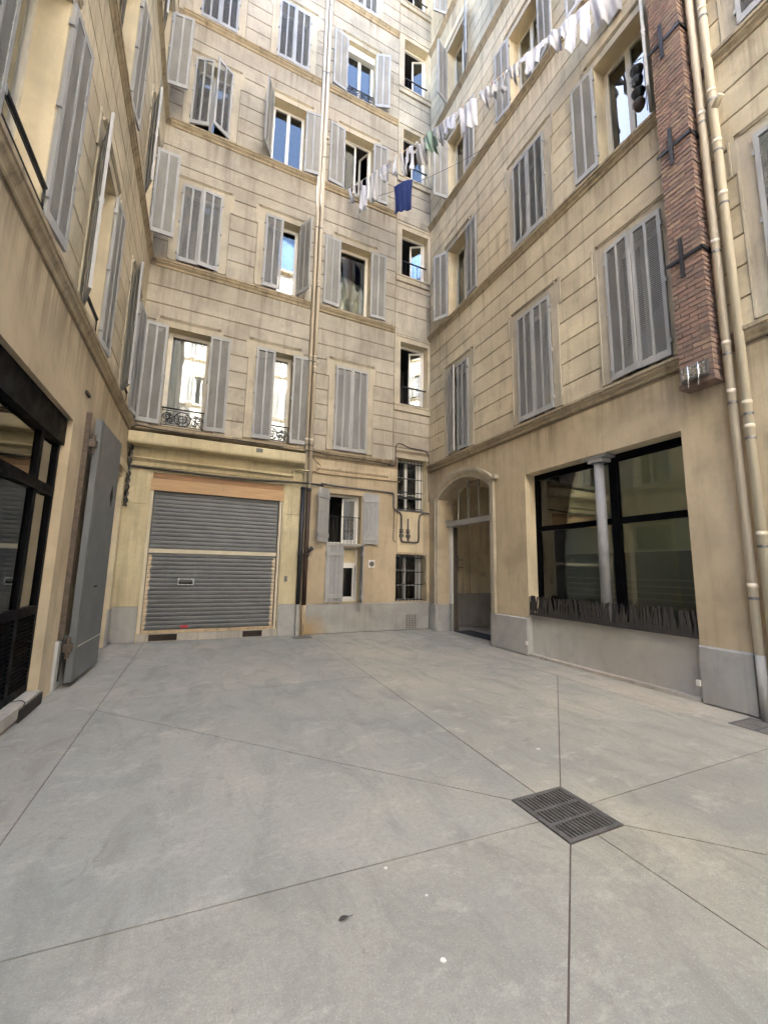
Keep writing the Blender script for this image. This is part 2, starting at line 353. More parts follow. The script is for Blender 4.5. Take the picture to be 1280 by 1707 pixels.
slabs = [
    [(2.15, 2.47), (2.38, 2.47), (2.52, 5.95), (JX, 5.95), (JX, 5.64)], [(2.52, 5.95), (2.65, 10.4), (JX, 10.4), (JX, 5.95)],
    [(2.38, 2.47), (2.63, 2.47), (5.3, 4.95), (5.3, 5.95), (2.52, 5.95)], [(2.52, 5.95), (5.3, 5.95), (5.3, 10.4), (2.65, 10.4)],
    [(2.63, 2.47), (2.63, 2.22), (5.3, 2.22), (5.3, 4.95)], [(2.63, 2.22), (2.63, 1.96), (5.3, -0.7), (5.3, 2.22)],
    [(2.63, 1.96), (2.38, 1.96), (2.38, -8.9), (5.3, -8.9), (5.3, -0.7)], [(2.38, 1.96), (2.15, 1.96), (JX, -0.66), (JX, -8.9), (2.38, -8.9)],
    [(2.15, 1.96), (2.15, 2.2), (JX, 2.36), (JX, -0.66)], [(2.15, 2.2), (2.15, 2.47), (JX, 5.64), (JX, 2.36)]]
SLAB_TONE = [(0.95, 0.955, 0.95), (1.01, 1.0, 0.98), (1.07, 1.04, 0.99), (1.07, 1.04, 0.99), (1.0, 0.98, 0.94), (0.93, 0.91, 0.87), (0.88, 0.87, 0.83), (0.88, 0.88, 0.85), (0.91, 0.91, 0.89), (0.94, 0.95, 0.95)]   # own slab tones plus painted light falloff, lighter far and darker near
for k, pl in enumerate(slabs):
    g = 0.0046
    so_ = part(MB().extrude(inset(pl, g), -0.05, random.uniform(-0.0018, 0.0)), 'slab', 'concrete', floor); so_.color = (*SLAB_TONE[k], 1)
part(MB().extrude(inset([(-1.9, -8.9), (JX, -8.9), (JX, 10.4), (-1.9, 10.4)], 0.003), -0.05, -0.001), 'slab', 'concrete2', floor)
part(MB().extrude(inset([(5.3, -8.9), (6.4, -8.9), (6.4, 10.4), (5.3, 10.4)], 0.0008), -0.05, 0.0), 'slab', 'concrete', floor).color = (1.12, 1.05, 0.97, 1)
part(MB().box(6.405, 15, 6.9, 10.6, -0.05, -0.002), 'slab', 'concrete2', floor)

# ------------------------------------------------------------------ facade builders
def sheet(root, W, u0, u1, z0, z1, ops, mt, name='wall'):
    us = sorted({u0, u1, *[v for o in ops for v in o[:2]]}); zs = sorted({z0, z1, *[v for o in ops for v in o[2:4]]})
    mb = MB(W)
    for a, b in zip(us, us[1:]):
        for c, d in zip(zs, zs[1:]):
            cu, cz = (a + b) / 2, (c + d) / 2
            if any(o[0] < cu < o[1] and o[2] < cz < o[3] for o in ops): continue
            mb.poly([(a, 0, c), (b, 0, c), (b, 0, d), (a, 0, d)])
    return part(mb, name, mt, root)
def reveal(root, W, op, depth, mt='reveal', sill=True):
    a, b, c, d = op[:4]; mb = MB(W)
    mb.poly([(a, 0, c), (a, 0, d), (a, -depth, d), (a, -depth, c)]); mb.poly([(b, 0, c), (b, 0, d), (b, -depth, d), (b, -depth, c)])
    mb.poly([(a, 0, d), (b, 0, d), (b, -depth, d), (a, -depth, d)])
    if sill: mb.poly([(a, 0, c), (b, 0, c), (b, -depth, c), (a, -depth, c)])
    return part(mb, 'window_reveal', mt, root)
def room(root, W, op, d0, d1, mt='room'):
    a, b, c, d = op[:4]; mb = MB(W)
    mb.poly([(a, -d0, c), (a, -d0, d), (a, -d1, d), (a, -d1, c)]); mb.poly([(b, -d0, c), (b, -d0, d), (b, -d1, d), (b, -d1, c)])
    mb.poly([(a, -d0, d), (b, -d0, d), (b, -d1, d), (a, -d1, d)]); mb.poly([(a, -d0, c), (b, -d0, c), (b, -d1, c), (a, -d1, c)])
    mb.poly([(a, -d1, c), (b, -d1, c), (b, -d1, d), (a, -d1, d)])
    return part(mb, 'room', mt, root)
def ring(mb, a, b, c, d, wd, d0, d1, bottom=None):
    bw = wd if bottom is None else bottom
    mb.box(a, a + wd, d0, d1, c, d); mb.box(b - wd, b, d0, d1, c, d)
    mb.box(a + wd, b - wd, d0, d1, d - wd, d); mb.box(a + wd, b - wd, d0, d1, c, c + bw)
def curtain(root, W, a, b, c, d, dd, mt='curtain', waves=7):
    mb = MB(W); n = 40; prev = None
    for k in range(n + 1):
        u = a + (b - a) * k / n; q = dd + 0.018 * math.sin(k / n * waves * 6.283) + 0.008 * math.sin(k * 1.7)
        cur = (mb.p((u, -q, c)), mb.p((u, -q - 0.01, d)))
        if prev: mb.f.append([prev[0], cur[0], cur[1], prev[1]])
        prev = cur
    return part(mb, 'curtain', mt, root, True)
_cas = {}
def casement(root, W, u_h, d, z0, z1, wd, side, ang, mt='white', bars=0):
    key = (round(wd, 3), round(z1 - z0, 3), mt, bars)
    h = z1 - z0
    if key not in _cas:
        f = MB(); ring(f, 0, wd, 0, h, 0.055, -0.022, 0.022, 0.075)
        for k in range(bars): f.box(0.055, wd - 0.055, -0.014, 0.014, h * (k + 1) / (bars + 1) - 0.012, h * (k + 1) / (bars + 1) + 0.012)
        g = MB().box(0.05, wd - 0.05, -0.003, 0.003, 0.07, h - 0.05)
        _cas[key] = (f.mesh('casement'), g.mesh('pane'))
    du = math.cos(R_(ang)) * (1 if side == 'L' else -1); v = wdir(W, du, -math.sin(R_(ang)))
    o = link('casement', _cas[key][0], mt, root, W(u_h, d, z0), (0, 0, math.atan2(v.y, v.x)))
    link('pane', _cas[key][1], 'glass', o); return o
def window(root, W, op, kind='two', dep=0.26, mt='white', curt=None, room_d=1.3):
    a, b, c, d = op[:4]
    f = MB(W); ring(f, a, b, c, d, 0.045, -dep - 0.045, -dep, 0.06)
    panes = []
    if kind == 'two':
        mdl = (a + b) / 2
        ring(f, a + 0.045, mdl - 0.001, c + 0.06, d - 0.045, 0.045, -dep - 0.035, -dep + 0.012, 0.06)
        ring(f, mdl + 0.001, b - 0.045, c + 0.06, d - 0.045, 0.045, -dep - 0.035, -dep + 0.012, 0.06)
        panes = [(a + 0.085, mdl - 0.04), (mdl + 0.04, b - 0.085)]
    elif kind == 'one':
        ring(f, a + 0.045, b - 0.045, c + 0.06, d - 0.045, 0.05, -dep - 0.035, -dep + 0.012, 0.065); panes = [(a + 0.09, b - 0.09)]
    fo = part(f, 'window', mt, root)
    for x0, x1 in panes: part(MB(W).box(x0, x1, -dep - 0.02, -dep - 0.014, c + 0.11, d - 0.085), 'pane', 'glass', fo)
    if curt: curtain(root, W, a + 0.05, b - 0.05, c + 0.05, d - 0.05, dep + 0.12, curt)
    reveal(root, W, op, dep + 0.045)
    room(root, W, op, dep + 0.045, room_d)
    return fo
_leaf = {}
def leafmesh(wd, h, s):
    key = (round(wd, 3), round(h, 3), s)
    if key in _leaf: return _leaf[key]
    f = MB(); t = 0.017; st = 0.052
    f.box(0, st, -t, t, 0, h); f.box(wd - st, wd, -t, t, 0, h)
    f.box(st, wd - st, -t, t, 0, 0.10); f.box(st, wd - st, -t, t, h - 0.075, h)
    mc = wd / 2; f.box(mc - 0.02, mc + 0.02, -t, t, 0.10, h - 0.075)
    for zz in (0.22, h * 0.5, h - 0.25): f.box(-0.022, 0.012, -t - 0.006, t + 0.006, zz - 0.035, zz + 0.035)   # hinges
    f.box(wd - 0.03, wd - 0.012, -t - 0.012, t + 0.012, h * 0.47, h * 0.47 + 0.07)
    l = MB(); pitch = 0.034; z = 0.10 + 0.01; q = 0.004
    while z < h - 0.115:
        for x0, x1 in ((st, mc - 0.02), (mc + 0.02, wd - st)):
            y0, y1 = -t * 0.8, t * 0.8; za, zb = (z, z + 0.035) if s > 0 else (z + 0.035, z)
            i = [l.p(v) for v in ((x0, y0, za), (x1, y0, za), (x1, y1, zb), (x0, y1, zb), (x0, y0, za + q + 0.004), (x1, y0, za + q + 0.004), (x1, y1, zb + q + 0.004), (x0, y1, zb + q + 0.004))]
            for ff in ((0, 3, 2, 1), (4, 5, 6, 7), (0, 1, 5, 4), (2, 3, 7, 6)): l.f.append([i[k] for k in ff])
        z += pitch
    _leaf[key] = (f.mesh('shutter'), l.mesh('louvre_slats')); return _leaf[key]
def shutter(root, W, u_h, z0, z1, wd, side, ang, d=0.035):
    du = math.cos(R_(ang)) * (1 if side == 'L' else -1); dd = math.sin(R_(ang)); v = wdir(W, du, dd)
    cl = wdir(W, 1 if side == 'L' else -1, 0); nrm = wdir(W, 0, 1)
    s = 1 if (-cl.y * nrm.x + cl.x * nrm.y) < 0 else -1        # louvres shed water outwards when closed
    fm, lm = leafmesh(wd, z1 - z0, s)
    tilt = random.uniform(-0.004, 0.004)
    o = link('shutter', fm, 'shutter', root, W(u_h, d, z0), (0, tilt, math.atan2(v.y, v.x)))
    stuff(link('louvre_slats', lm, 'louvre', o)); return o
def courses(root, W, u0, u1, zs, cuts, mt='stucco'):
    for c, d in zip(zs, zs[1:]):
        segs = [(u0, u1)]
        for (a, b, zc, zd) in cuts:
            if zd <= c + 0.03 or zc >= d - 0.03: continue
            a_, b_ = max(a, u0), min(b, u1)
            if b_ - a_ > 0.06:
                if zd < d - 0.05: part(MB(W).panel(a_ - 0.012, b_ + 0.012, zd + 0.002, d - 0.010, 0.0, 0.0155, 0.004), 'stone_course', mt, root)
                if zc > c + 0.05: part(MB(W).panel(a_ - 0.012, b_ + 0.012, c + 0.010, zc - 0.002, 0.0, 0.0155, 0.004), 'stone_course', mt, root)
            ns = []
            for s0, s1 in segs:
                if b <= s0 or a >= s1: ns.append((s0, s1)); continue
                if a > s0: ns.append((s0, a))
                if b < s1: ns.append((b, s1))
            segs = ns
        for s0, s1 in segs:
            if s1 - s0 < 0.06: continue
            part(MB(W).panel(s0 + 0.004, s1 - 0.004, c + 0.010, d - 0.010, 0.0, 0.016, 0.006), 'stone_course', mt, root)
def surround(root, W, op, low=None, wd=0.16, ears=True):
    a, b, c, d = op[:4]; c0 = c if low is None else low
    e = 0.05
    for s, x in ((-1, a), (1, b)):
        mb = MB(W); x0, x1 = sorted((x, x + s * wd)); mb.box(x0, x1, 0, 0.014, c0, d + wd)
        xo = x + s * wd; o0, o1 = sorted((xo, xo + s * 0.028)); mb.box(o0, o1, 0, 0.034, c0, d - 0.32)
        if ears:
            xe0, xe1 = sorted((xo, xo + s * (e + 0.028))); mb.box(xe0, xe1, 0, 0.018, d - 0.32, d + wd)
            xf = xo + s * (e + 0.028); f0, f1 = sorted((xf, xf + s * 0.024)); mb.box(f0, f1, 0, 0.036, d - 0.34, d + wd + 0.028)
        part(mb, 'window_jamb', 'trim', root)
    mb = MB(W); mb.box(a, b, 0, 0.0145, d, d + wd)
    L, Rr = a - wd - e - 0.028, b + wd + e + 0.028
    if not ears: L, Rr = a - wd, b + wd
    mb.prism([(0, d + wd), (0.03, d + wd), (0.03, d + wd + 0.02), (0.05, d + wd + 0.035), (0.05, d + wd + 0.05), (0, d + wd + 0.06)], L + 0.12, Rr - 0.12)
    part(mb, 'window_lintel', 'trim', root)
def cornice(root, W, u0, u1, zt, proj=0.11, h=0.19, dz=0.0):
    p = [(0, 0), (0.85, -0.01), (1, -0.06), (1, -0.30), (0.82, -0.34), (0.76, -0.52), (0.5, -0.66), (0.36, -0.78), (0.36, -0.92), (0.22, -1), (0, -1)]
    n = max(1, int(round((u1 - u0) / 2.4))); o = None
    for k in range(n):                                   # laid in lengths with open butt joints
        a, b = u0 + (u1 - u0) * k / n, u0 + (u1 - u0) * (k + 1) / n
        j = random.uniform(-0.002, 0.002)
        part(MB(W).prism([((x + (0.01 if k % 2 else 0)) * proj if x else 0, zt + dz + j + z * h) for x, z in p], a + (0.002 if k else 0), b - 0.002), 'cornice', 'cornice', root)
def railing(root, W, a, b, z0, z1, d, ornate=True):
    mb = MB()
    mb.tube(T(W, [(a, d, z1), (b, d, z1)]), 0.018, 6); mb.tube(T(W, [(a, d, z1 - 0.055), (b, d, z1 - 0.055)]), 0.007, 6)
    mb.tube(T(W, [(a, d, z0 + 0.03), (b, d, z0 + 0.03)]), 0.009, 6)
    for x in (a + 0.02, b - 0.02): mb.tube(T(W, [(x, d, z0), (x, d, z1)]), 0.009, 6)
    o = part(mb, 'railing', 'iron', root, True)
    if ornate:
        zc = (z0 + 0.03 + z1 - 0.055) / 2; rr = (z1 - z0 - 0.085) / 2 - 0.004; mid = (a + b) / 2
        def circ(cx, cz, r, t0=0, t1=6.2832, n=20, dr=0.0):
            return T(W, [(cx + (r - dr * k / n) * math.cos(t0 + (t1 - t0) * k / n), d, cz + (r - dr * k / n) * math.sin(t0 + (t1 - t0) * k / n)) for k in range(n + 1)])
        sb = MB(); sb.tube(circ(mid, zc, rr), 0.012, 5); sb.tube(circ(mid, zc, rr * 0.5), 0.011, 5)
        sb.tube(T(W, [(mid, d, z0 + 0.03), (mid, d, z1)]), 0.006, 5); sb.tube(T(W, [(mid - rr, d, zc), (mid + rr, d, zc)]), 0.006, 5)
        for q in range(4):
            an = q * 1.5708 + 0.785; sb.tube(circ(mid + rr * 0.66 * math.cos(an), zc + rr * 0.66 * math.sin(an), rr * 0.24, an, an + 5, 10, rr * 0.14), 0.0085, 4)
        part(sb, 'medallion', 'iron', o, True)
        for s in (-1, 1):
            cx = mid + s * (rr * 1.0 + (b - a) / 2 - rr) * 0.62 if (b - a) > 0.5 else mid + s * rr * 1.4
            sc = MB()
            sc.tube(circ(mid + s * ((b - a) / 2 - 0.12), zc + 0.03, 0.095, 1.57 + s * 1.2, 1.57 + s * 1.2 - s * 11, 34, 0.075), 0.0125, 5)
            sc.tube(circ(mid + s * (rr + 0.07), zc - 0.06, 0.07, -1.57 - s * 0.4, -1.57 - s * 0.4 + s * 9, 26, 0.05), 0.011, 5)
            sc.tube(circ(mid + s * (rr + 0.10), zc + 0.09, 0.045, 0, s * 8, 22, 0.035), 0.0095, 5)
            sc.tube(bez(T(W, [(mid + s * (rr), d, zc + 0.05), (mid + s * (rr + 0.12), d, zc - 0.02), (mid + s * ((b - a) / 2 - 0.05), d, zc - 0.14)]), 6), 0.0105, 5)
            part(sc, 'scroll', 'iron', o, True)
    return o

# floors: (window bottom, window top)
FL = [(4.75, 7.14), (8.86, 10.96), (12.70, 14.72), (16.06, 18.06), (19.50, 21.3)]
ZS = [[4.69, 5.10, 5.53, 5.95, 6.37, 6.80, 7.24, 7.67, 8.11, 8.60], [8.78, 9.30, 9.73, 10.16, 10.6, 11.03, 11.45, 11.88, 12.44],
      [12.62, 13.10, 13.53, 13.96, 14.40, 14.83, 15.26, 15.80], [15.98, 16.5, 16.93, 17.36, 17.79, 18.22, 18.65, 19.24], [19.42, 19.9, 20.33, 20.76, 21.2, 21.6, 22.0, 23.0]]
TOP = 23.0
def zcuts(ops): return [(o[0] - 0.19, o[1] + 0.19, o[2] - 0.2, o[3] + 0.23) for o in ops]

# ================================================================== back building
back = thing('apartment_building', 'cream apartment building facing the camera with garage roller shutter and washing lines', 'building', (2.2, 10.1, 0))
A, B_, Cc, D_ = (-1.05, -0.12), (0.94, 1.87), (3.03, 3.98), (5.0, 5.93)
opsB = {}
for k, (z0, z1) in enumerate(FL):
    for n, col in (('A', A), ('B', B_), ('C', Cc)): opsB[n + str(k + 1)] = (*col, z0, z1)
for n, (z0, z1) in zip(('D1', 'D2', 'D3', 'D4', 'D5'), ((6.41, 8.39), (10.55, 12.17), (14.02, 15.84), (17.38, 19.4), (20.9, 22.4))): opsB[n] = (*D_, z0, z1)
low = {'garage': (-1.06, 1.80, 0.0, 3.66), 'lw1': (2.99, 3.90, 2.27, 3.58), 'lw2': (2.96, 3.89, 0.78, 2.17), 'bw1': (4.97, 5.93, 3.30, 4.80), 'bw2': (4.95, 5.93, 0.76, 2.05)}
sheet(back, WB, -1.57, 6.02, 4.45, TOP, [o for o in opsB.values()] + [(4.97, 5.93, 4.45, 4.80)], 'groove')
sheet(back, WB, 2.32, 6.02, -0.04, 4.45, [low['lw1'], low['lw2'], (4.97, 5.93, 3.30, 4.45), low['bw2']], 'stucco_low')
sheet(back, WB, -1.57, 2.32, -0.04, 4.45, [low['garage']], 'yellow')
ABC = [v for k, v in opsB.items() if k[0] in 'ABC']; DD = [v for k, v in opsB.items() if k[0] == 'D']
cutD = [(o[0] - 0.18, 6.1, o[2] - 0.22, o[3] + 0.2) for o in DD] + [(4.9, 6.03, 4.2, 5.02)]
for zs in ZS:
    courses(back, WB, -1.57, 2.27, zs, zcuts(ABC)); courses(back, WB, 2.48, 4.80, zs, zcuts(ABC))
allz = [4.62] + [z for zs in ZS for z in zs[1:]]
courses(back, WB, 4.80, 6.005, allz, cutD)
for k, zc in enumerate(CORN):
    cornice(back, WB, -1.44, 2.24, zc); cornice(back, WB, 2.47, 4.78, zc, h=0.17)
for n, o in opsB.items():
    if n[0] in 'ABC': surround(back, WB, o)
for o in DD:
    mb = MB(WB); mb.box(4.83, 5.0, 0, 0.016, o[2], o[3] + 0.17); mb.box(5.0, 5.93, 0, 0.0155, o[3], o[3] + 0.17); mb.box(5.93, 6.015, 0, 0.016, o[2], o[3] + 0.17)
    mb.box(4.80, 4.83, 0, 0.034, o[2], o[3] + 0.2); mb.box(4.83, 6.01, 0.017, 0.036, o[3] + 0.15, o[3] + 0.2)
    part(mb, 'window_surround', 'trim', back)
    part(MB(WB).prism([(0, o[2] - 0.21), (0.06, o[2] - 0.20), (0.06, o[2] - 0.05), (0.085, o[2] - 0.045), (0.085, o[2]), (0, o[2] + 0.004)], 4.80, 6.01), 'window_sill', 'trim', back)
# upper windows and their shutters
KB = {'A1': ('one', 'curtain'), 'B1': ('two', 'curtain'), 'C1': ('two', None), 'A2': ('two', None), 'B2': ('one', None), 'C2': ('one', 'curtain2'), 'A3': ('two', None), 'B3': ('two', None),
      'C3': ('none', None), 'A4': ('two', None), 'B4': ('two', None), 'C4': ('two', 'curtain'), 'A5': ('two', None), 'B5': ('two', None), 'C5': ('two', 'curtain')}
for n, (kd, cu) in KB.items(): window(back, WB, opsB[n], kd, curt=cu, dep=0.24, mt='cream_frame' if n in ('A1', 'B1', 'C2') else 'white')
a, b, z0, z1 = opsB['C3']
casement(back, WB, a + 0.05, -0.262, z0 + 0.06, z1 - 0.05, 0.42, 'L', 4); casement(back, WB, b - 0.05, -0.262, z0 + 0.06, z1 - 0.05, 0.42, 'R', 62)
curtain(back, WB, a + 0.05, a + 0.46, z0 + 0.05, z1 - 0.05, 0.36, 'curtain', 4)
HW = 0.46
def pair(bld, W, op, al, ar, d=0.035):
    a, b, z0, z1 = op
    shutter(bld, W, a + 0.005, z0 + 0.01, z1 + 0.01, (b - a) / 2 - 0.007, 'L', al, d); shutter(bld, W, b - 0.005, z0 + 0.01, z1 + 0.01, (b - a) / 2 - 0.007, 'R', ar, d)
SHB = {'A1': (176, 177), 'B1': (2, 177), 'C1': (0.5, 2.5), 'A2': (0.5, 7), 'B2': (2, 118), 'C2': (175, 176), 'A3': (16, 33), 'B3': (118, 172), 'C3': (174, 175), 'A4': (0, 1), 'B4': (1, 0), 'C4': (172, 160), 'A5': (0, 2), 'B5': (1, 170), 'C5': (2, 0)}
for n, (al, ar) in SHB.items(): pair(back, WB, opsB[n], al, ar)
railing(back, WB, -1.03, -0.14, 4.76, 5.19, -0.03); railing(back, WB, 0.96, 1.85, 4.76, 5.17, -0.03)
railing(back, WB, 3.05, 3.96, 16.08, 16.42, -0.03)
part(MB(WB).box(3.035, 3.975, -0.25, -0.10, 17.80, 18.055), 'roller_blind_box', 'white', back)
# stair windows: casements standing ajar inwards behind a handrail
for k, o in enumerate(DD):
    a, b, z0, z1 = o
    f = MB(WB); ring(f, a, b, z0, z1, 0.05, -0.30, -0.24, 0.05); part(f, 'window', 'white', back)
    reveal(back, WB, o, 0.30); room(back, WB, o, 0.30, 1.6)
    casement(back, WB, a + 0.05, -0.27, z0 + 0.055, z1 - 0.055, 0.41, 'L', 66 + 5 * (k % 2), bars=3); casement(back, WB, b - 0.05, -0.27, z0 + 0.055, z1 - 0.055, 0.41, 'R', 24 + 6 * (k % 3))
    mb = MB(); zr = z0 + 0.62; mb.tube(T(WB, [(a, -0.10, zr), (b, -0.10, zr)]), 0.022, 8); mb.tube(T(WB, [(a, -0.10, z0 + 0.10), (b, -0.10, z0 + 0.10)]), 0.010, 6)
    ro = part(mb, 'handrail', 'iron', back, True)
    for j in range(7):
        u = a + 0.08 + j * (b - a - 0.16) / 6; part(MB().tube(T(WB, [(u, -0.10, z0 + 0.10), (u, -0.10, zr)]), 0.007, 6), 'baluster', 'iron', ro, True)
# garage front
part(MB(WB).prism([(0, 4.50), (0.30, 4.46), (0.33, 4.44), (0.33, 4.24), (0.31, 4.20), (0, 4.20)], -1.56, 2.24), 'lintel_beam', 'yellow', back)
part(MB(WB).prism([(0, 4.66), (0.10, 4.60), (0.30, 4.56), (0.30, 4.53), (0.0, 4.505)], -1.555, 2.235), 'flashing', 'cornice', back)
part(MB(WB).prism([(0, 3.97), (0.06, 3.95), (0.07, 3.90), (0.03, 3.86), (0.02, 3.78), (0, 3.77)], -1.555, 2.02), 'moulding', 'yellow', back)
part(MB(WB).prism([(0, 4.50), (0.02, 4.48), (0.03, 4.40), (0.02, 4.35), (0, 4.34)], 1.0, 1.25).box(1.05, 1.20, 0.325, 0.345, 4.33, 4.42), 'cast_ornament', 'lead', back)
for k, (x0, x1) in enumerate(((-1.565, -1.085), (1.825, 2.27))):
    part(MB(WB).panel(x0, x1, 0.0, 0.74, 0, 0.022, 0.004), 'plinth', 'plinth', back)
    part(MB(WB).panel(x0, x1, 0.745, 2.92, 0, 0.012, 0.003), 'painted_panel', 'yellow', back)
    part(MB(WB).panel(x0, x1, 2.935, 3.70, 0, 0.014, 0.003), 'painted_panel', 'yellow', back)
reveal(back, WB, (-1.06, 1.80, 0.17, 3.66), 0.25, 'yellow', True)
room(back, WB, (-1.06, 1.80, 0.17, 3.66), 0.25, 0.9)
part(MB(WB).panel(-1.06, 1.80, 0.0, 0.165, -0.2, 0.012, 0.003), 'threshold', 'kerb', back)
for x0, x1 in ((-0.84, -0.30), (1.05, 1.48)): part(MB(WB).box(x0, x1, 0.0, 0.016, 0.02, 0.15), 'vent_gap', 'oldstone', back)
part(MB(WB).box(-1.058, 0.36, -0.06, -0.02, 3.52, 3.655), 'board', 'wood_dark', back)
part(MB(WB).box(0.365, 1.798, -0.06, -0.022, 3.52, 3.655), 'board', 'wood_dark', back)
part(MB(WB).box(-1.075, 0.40, 0.014, 0.045, 3.25, 3.515), 'board', 'wood', back); part(MB(WB).box(0.403, 1.815, 0.014, 0.043, 3.245, 3.51), 'board', 'wood', back)
for x in (-1.04, 1.75):
    part(MB(WB).box(x - 0.025, x + 0.03, -0.10, 0.016, 0.17, 3.245), 'guide_rail', 'pipe_cream2', back)
slat = MB(); pr = []
for k in range(9):
    tt = k / 8; pr.append((-0.020 + 0.008 * math.sin(tt * math.pi) ** 0.5, tt * 0.0895))
pr += [(-0.030, 0.0895), (-0.030, 0.0)]
slat.prism(pr, -1.0, 1.71); slm = MB(); slm.v = [(x, -d, z) for x, d, z in slat.v]; slm.f = slat.f; slme = slm.mesh('slat', False); slme.materials.append(M['roller'])
z = 0.235; k = 0
while z < 3.18:
    if not (1.80 < z < 1.90):
        o = link('slat', slme, None, back, (0, YB + 0.035 + random.uniform(-0.002, 0.002), z)); o.rotation_euler = (random.uniform(-0.012, 0.012), 0, 0)
    z += 0.0915; k += 1
part(MB(WB).box(-1.0, 1.71, -0.085, -0.02, 1.883, 1.9725), 'middle_bar', 'pipe_cream2', back)
part(MB(WB).box(-1.06, 1.79, -0.085, -0.02, 0.165, 0.232), 'bottom_bar', 'pipe_stain', back)
f = MB(WB); ring(f, -0.38, -0.06, 1.19, 1.33, 0.02, -0.052, -0.03); part(f, 'letter_slot', 'alu', back); part(MB(WB).box(-0.36, -0.08, -0.055, -0.034, 1.21, 1.25), 'letter_slot', 'void', back)
part(MB(WB).box(-0.26, -0.10, -0.046, -0.041, 0.26, 0.32), 'sticker', 'red', back); part(MB(WB).box(0.27, 0.37, -0.05, -0.025, 0.25, 0.33), 'latch', 'grate', back)
part(MB(WB).box(1.93, 2.0, 0.0, 0.035, 1.28, 1.41), 'bell_plate', 'zinc', back)
# low windows of the right bay
part(MB(WB).panel(2.47, 6.015, 0.0, 0.73, 0, 0.035, 0.012), 'plinth', 'plinth_rust', back)
part(MB(WB).prism([(0, 4.30), (0.035, 4.29), (0.04, 4.22), (0.02, 4.18), (0, 4.17)], 2.60, 4.66), 'moulding', 'stucco_low', back)
part(MB(WB).panel(2.70, 4.72, 3.72, 3.745, 0, 0.03, 0.004), 'moulding', 'stucco_low', back)
for o in (low['lw1'], low['lw2']):
    reveal(back, WB, o, 0.30); room(back, WB, o, 0.30, 1.5)
f = MB(WB); ring(f, 2.99, 3.90, 2.27, 3.58, 0.045, -0.30, -0.25); part(f, 'window', 'white', back)
casement(back, WB, 3.85, -0.27, 2.32, 3.53, 0.40, 'R', 20); casement(back, WB, 3.04, -0.27, 2.32, 3.53, 0.40, 'L', 85)
f = MB(WB); ring(f, 2.96, 3.89, 0.78, 2.17, 0.045, -0.26, -0.21); f.box(3.0, 3.85, -0.255, -0.215, 1.70, 1.78); part(f, 'window', 'white', back)
f = MB(WB); ring(f, 3.44, 3.82, 0.83, 1.70, 0.06, -0.25, -0.20); fo = part(f, 'casement', 'white', back); part(MB(WB).box(3.49, 3.77, -0.228, -0.222, 0.88, 1.65), 'pane', 'glass', fo)
part(MB(WB).box(3.005, 3.845, -0.245, -0.225, 1.78, 2.12), 'panel', 'patch', back)
mb = MB(); mb.tube(T(WB, [(2.99, -0.05, 2.98), (3.9, -0.05, 2.98)]), 0.011, 6); ro = part(mb, 'handrail', 'iron', back, True)
for j in range(9): u = 3.04 + j * 0.10; part(MB().tube(T(WB, [(u, -0.05, 2.28), (u, -0.05, 2.98)]), 0.006, 5), 'baluster', 'iron', ro, True)
part(MB(WB).box(2.93, 4.0, -0.02, 0.06, 2.205, 2.27), 'window_sill', 'plinth', back)
def plankleaf(W, u_h, z0, z1, wd, side, ang, brace=False):
    du = math.cos(R_(ang)) * (1 if side == 'L' else -1); v = wdir(W, du, math.sin(R_(ang))); h = z1 - z0
    o = link('plank_shutter', None, None, back) if False else None
    f = MB(); n = 4
    f.box(0, wd, 0.008, 0.030, 0.12, 0.22); f.box(0, wd, 0.008, 0.030, h - 0.26, h - 0.16); f.box(0, wd, -0.036, -0.012, 0.10, 0.2); f.box(0, wd, -0.036, -0.012, h - 0.24, h - 0.14)
    if brace:
        dx, dz = wd - 0.1, h - 0.5
        f.extrude([(0.03, 0.22), (0.06, 0.22), (wd - 0.03, h - 0.26), (wd - 0.06, h - 0.26)], 0.009, 0.026, 1); f.extrude([(0.03, 0.2), (0.075, 0.2), (wd - 0.03, h - 0.24), (wd - 0.075, h - 0.24)], -0.03, -0.012, 1)
    me = f.mesh('plank_shutter'); o = link('plank_shutter', me, 'shutter', back, W(u_h, 0.03, z0), (0, 0, math.atan2(v.y, v.x)))
    for k in range(n):
        part(MB().box(wd * k / n + 0.002, wd * (k + 1) / n - 0.002, -0.012, 0.008, random.uniform(0, 0.004), h - random.uniform(0, 0.004)), 'plank', 'shutter', o)
plankleaf(WB, 2.985, 2.28, 3.66, 0.45, 'L', 143); plankleaf(WB, 3.93, 2.28, 3.66, 0.455, 'R', 176, True)
plankleaf(WB, 2.95, 0.77, 2.19, 0.47, 'L', 2); plankleaf(WB, 3.90, 0.77, 2.19, 0.46, 'R', 78)
mb = MB(WB); mb.box(4.13, 4.31, 0, 0.03, 1.66, 1.86); vo = part(mb, 'air_vent', 'white', back)
part(MB().tube(T(WB, [(4.22, 0.02, 1.76), (4.22, 0.045, 1.76)]), 0.07, 16), 'vent_disc', 'zinc', vo)
for j in range(4):
    for q in range(8): part(MB(WB).box(5.27 + j * 0.085, 5.325 + j * 0.085, 0.02, 0.041, 0.05 + q * 0.047, 0.075 + q * 0.047), 'vent_slot', 'lead', back)
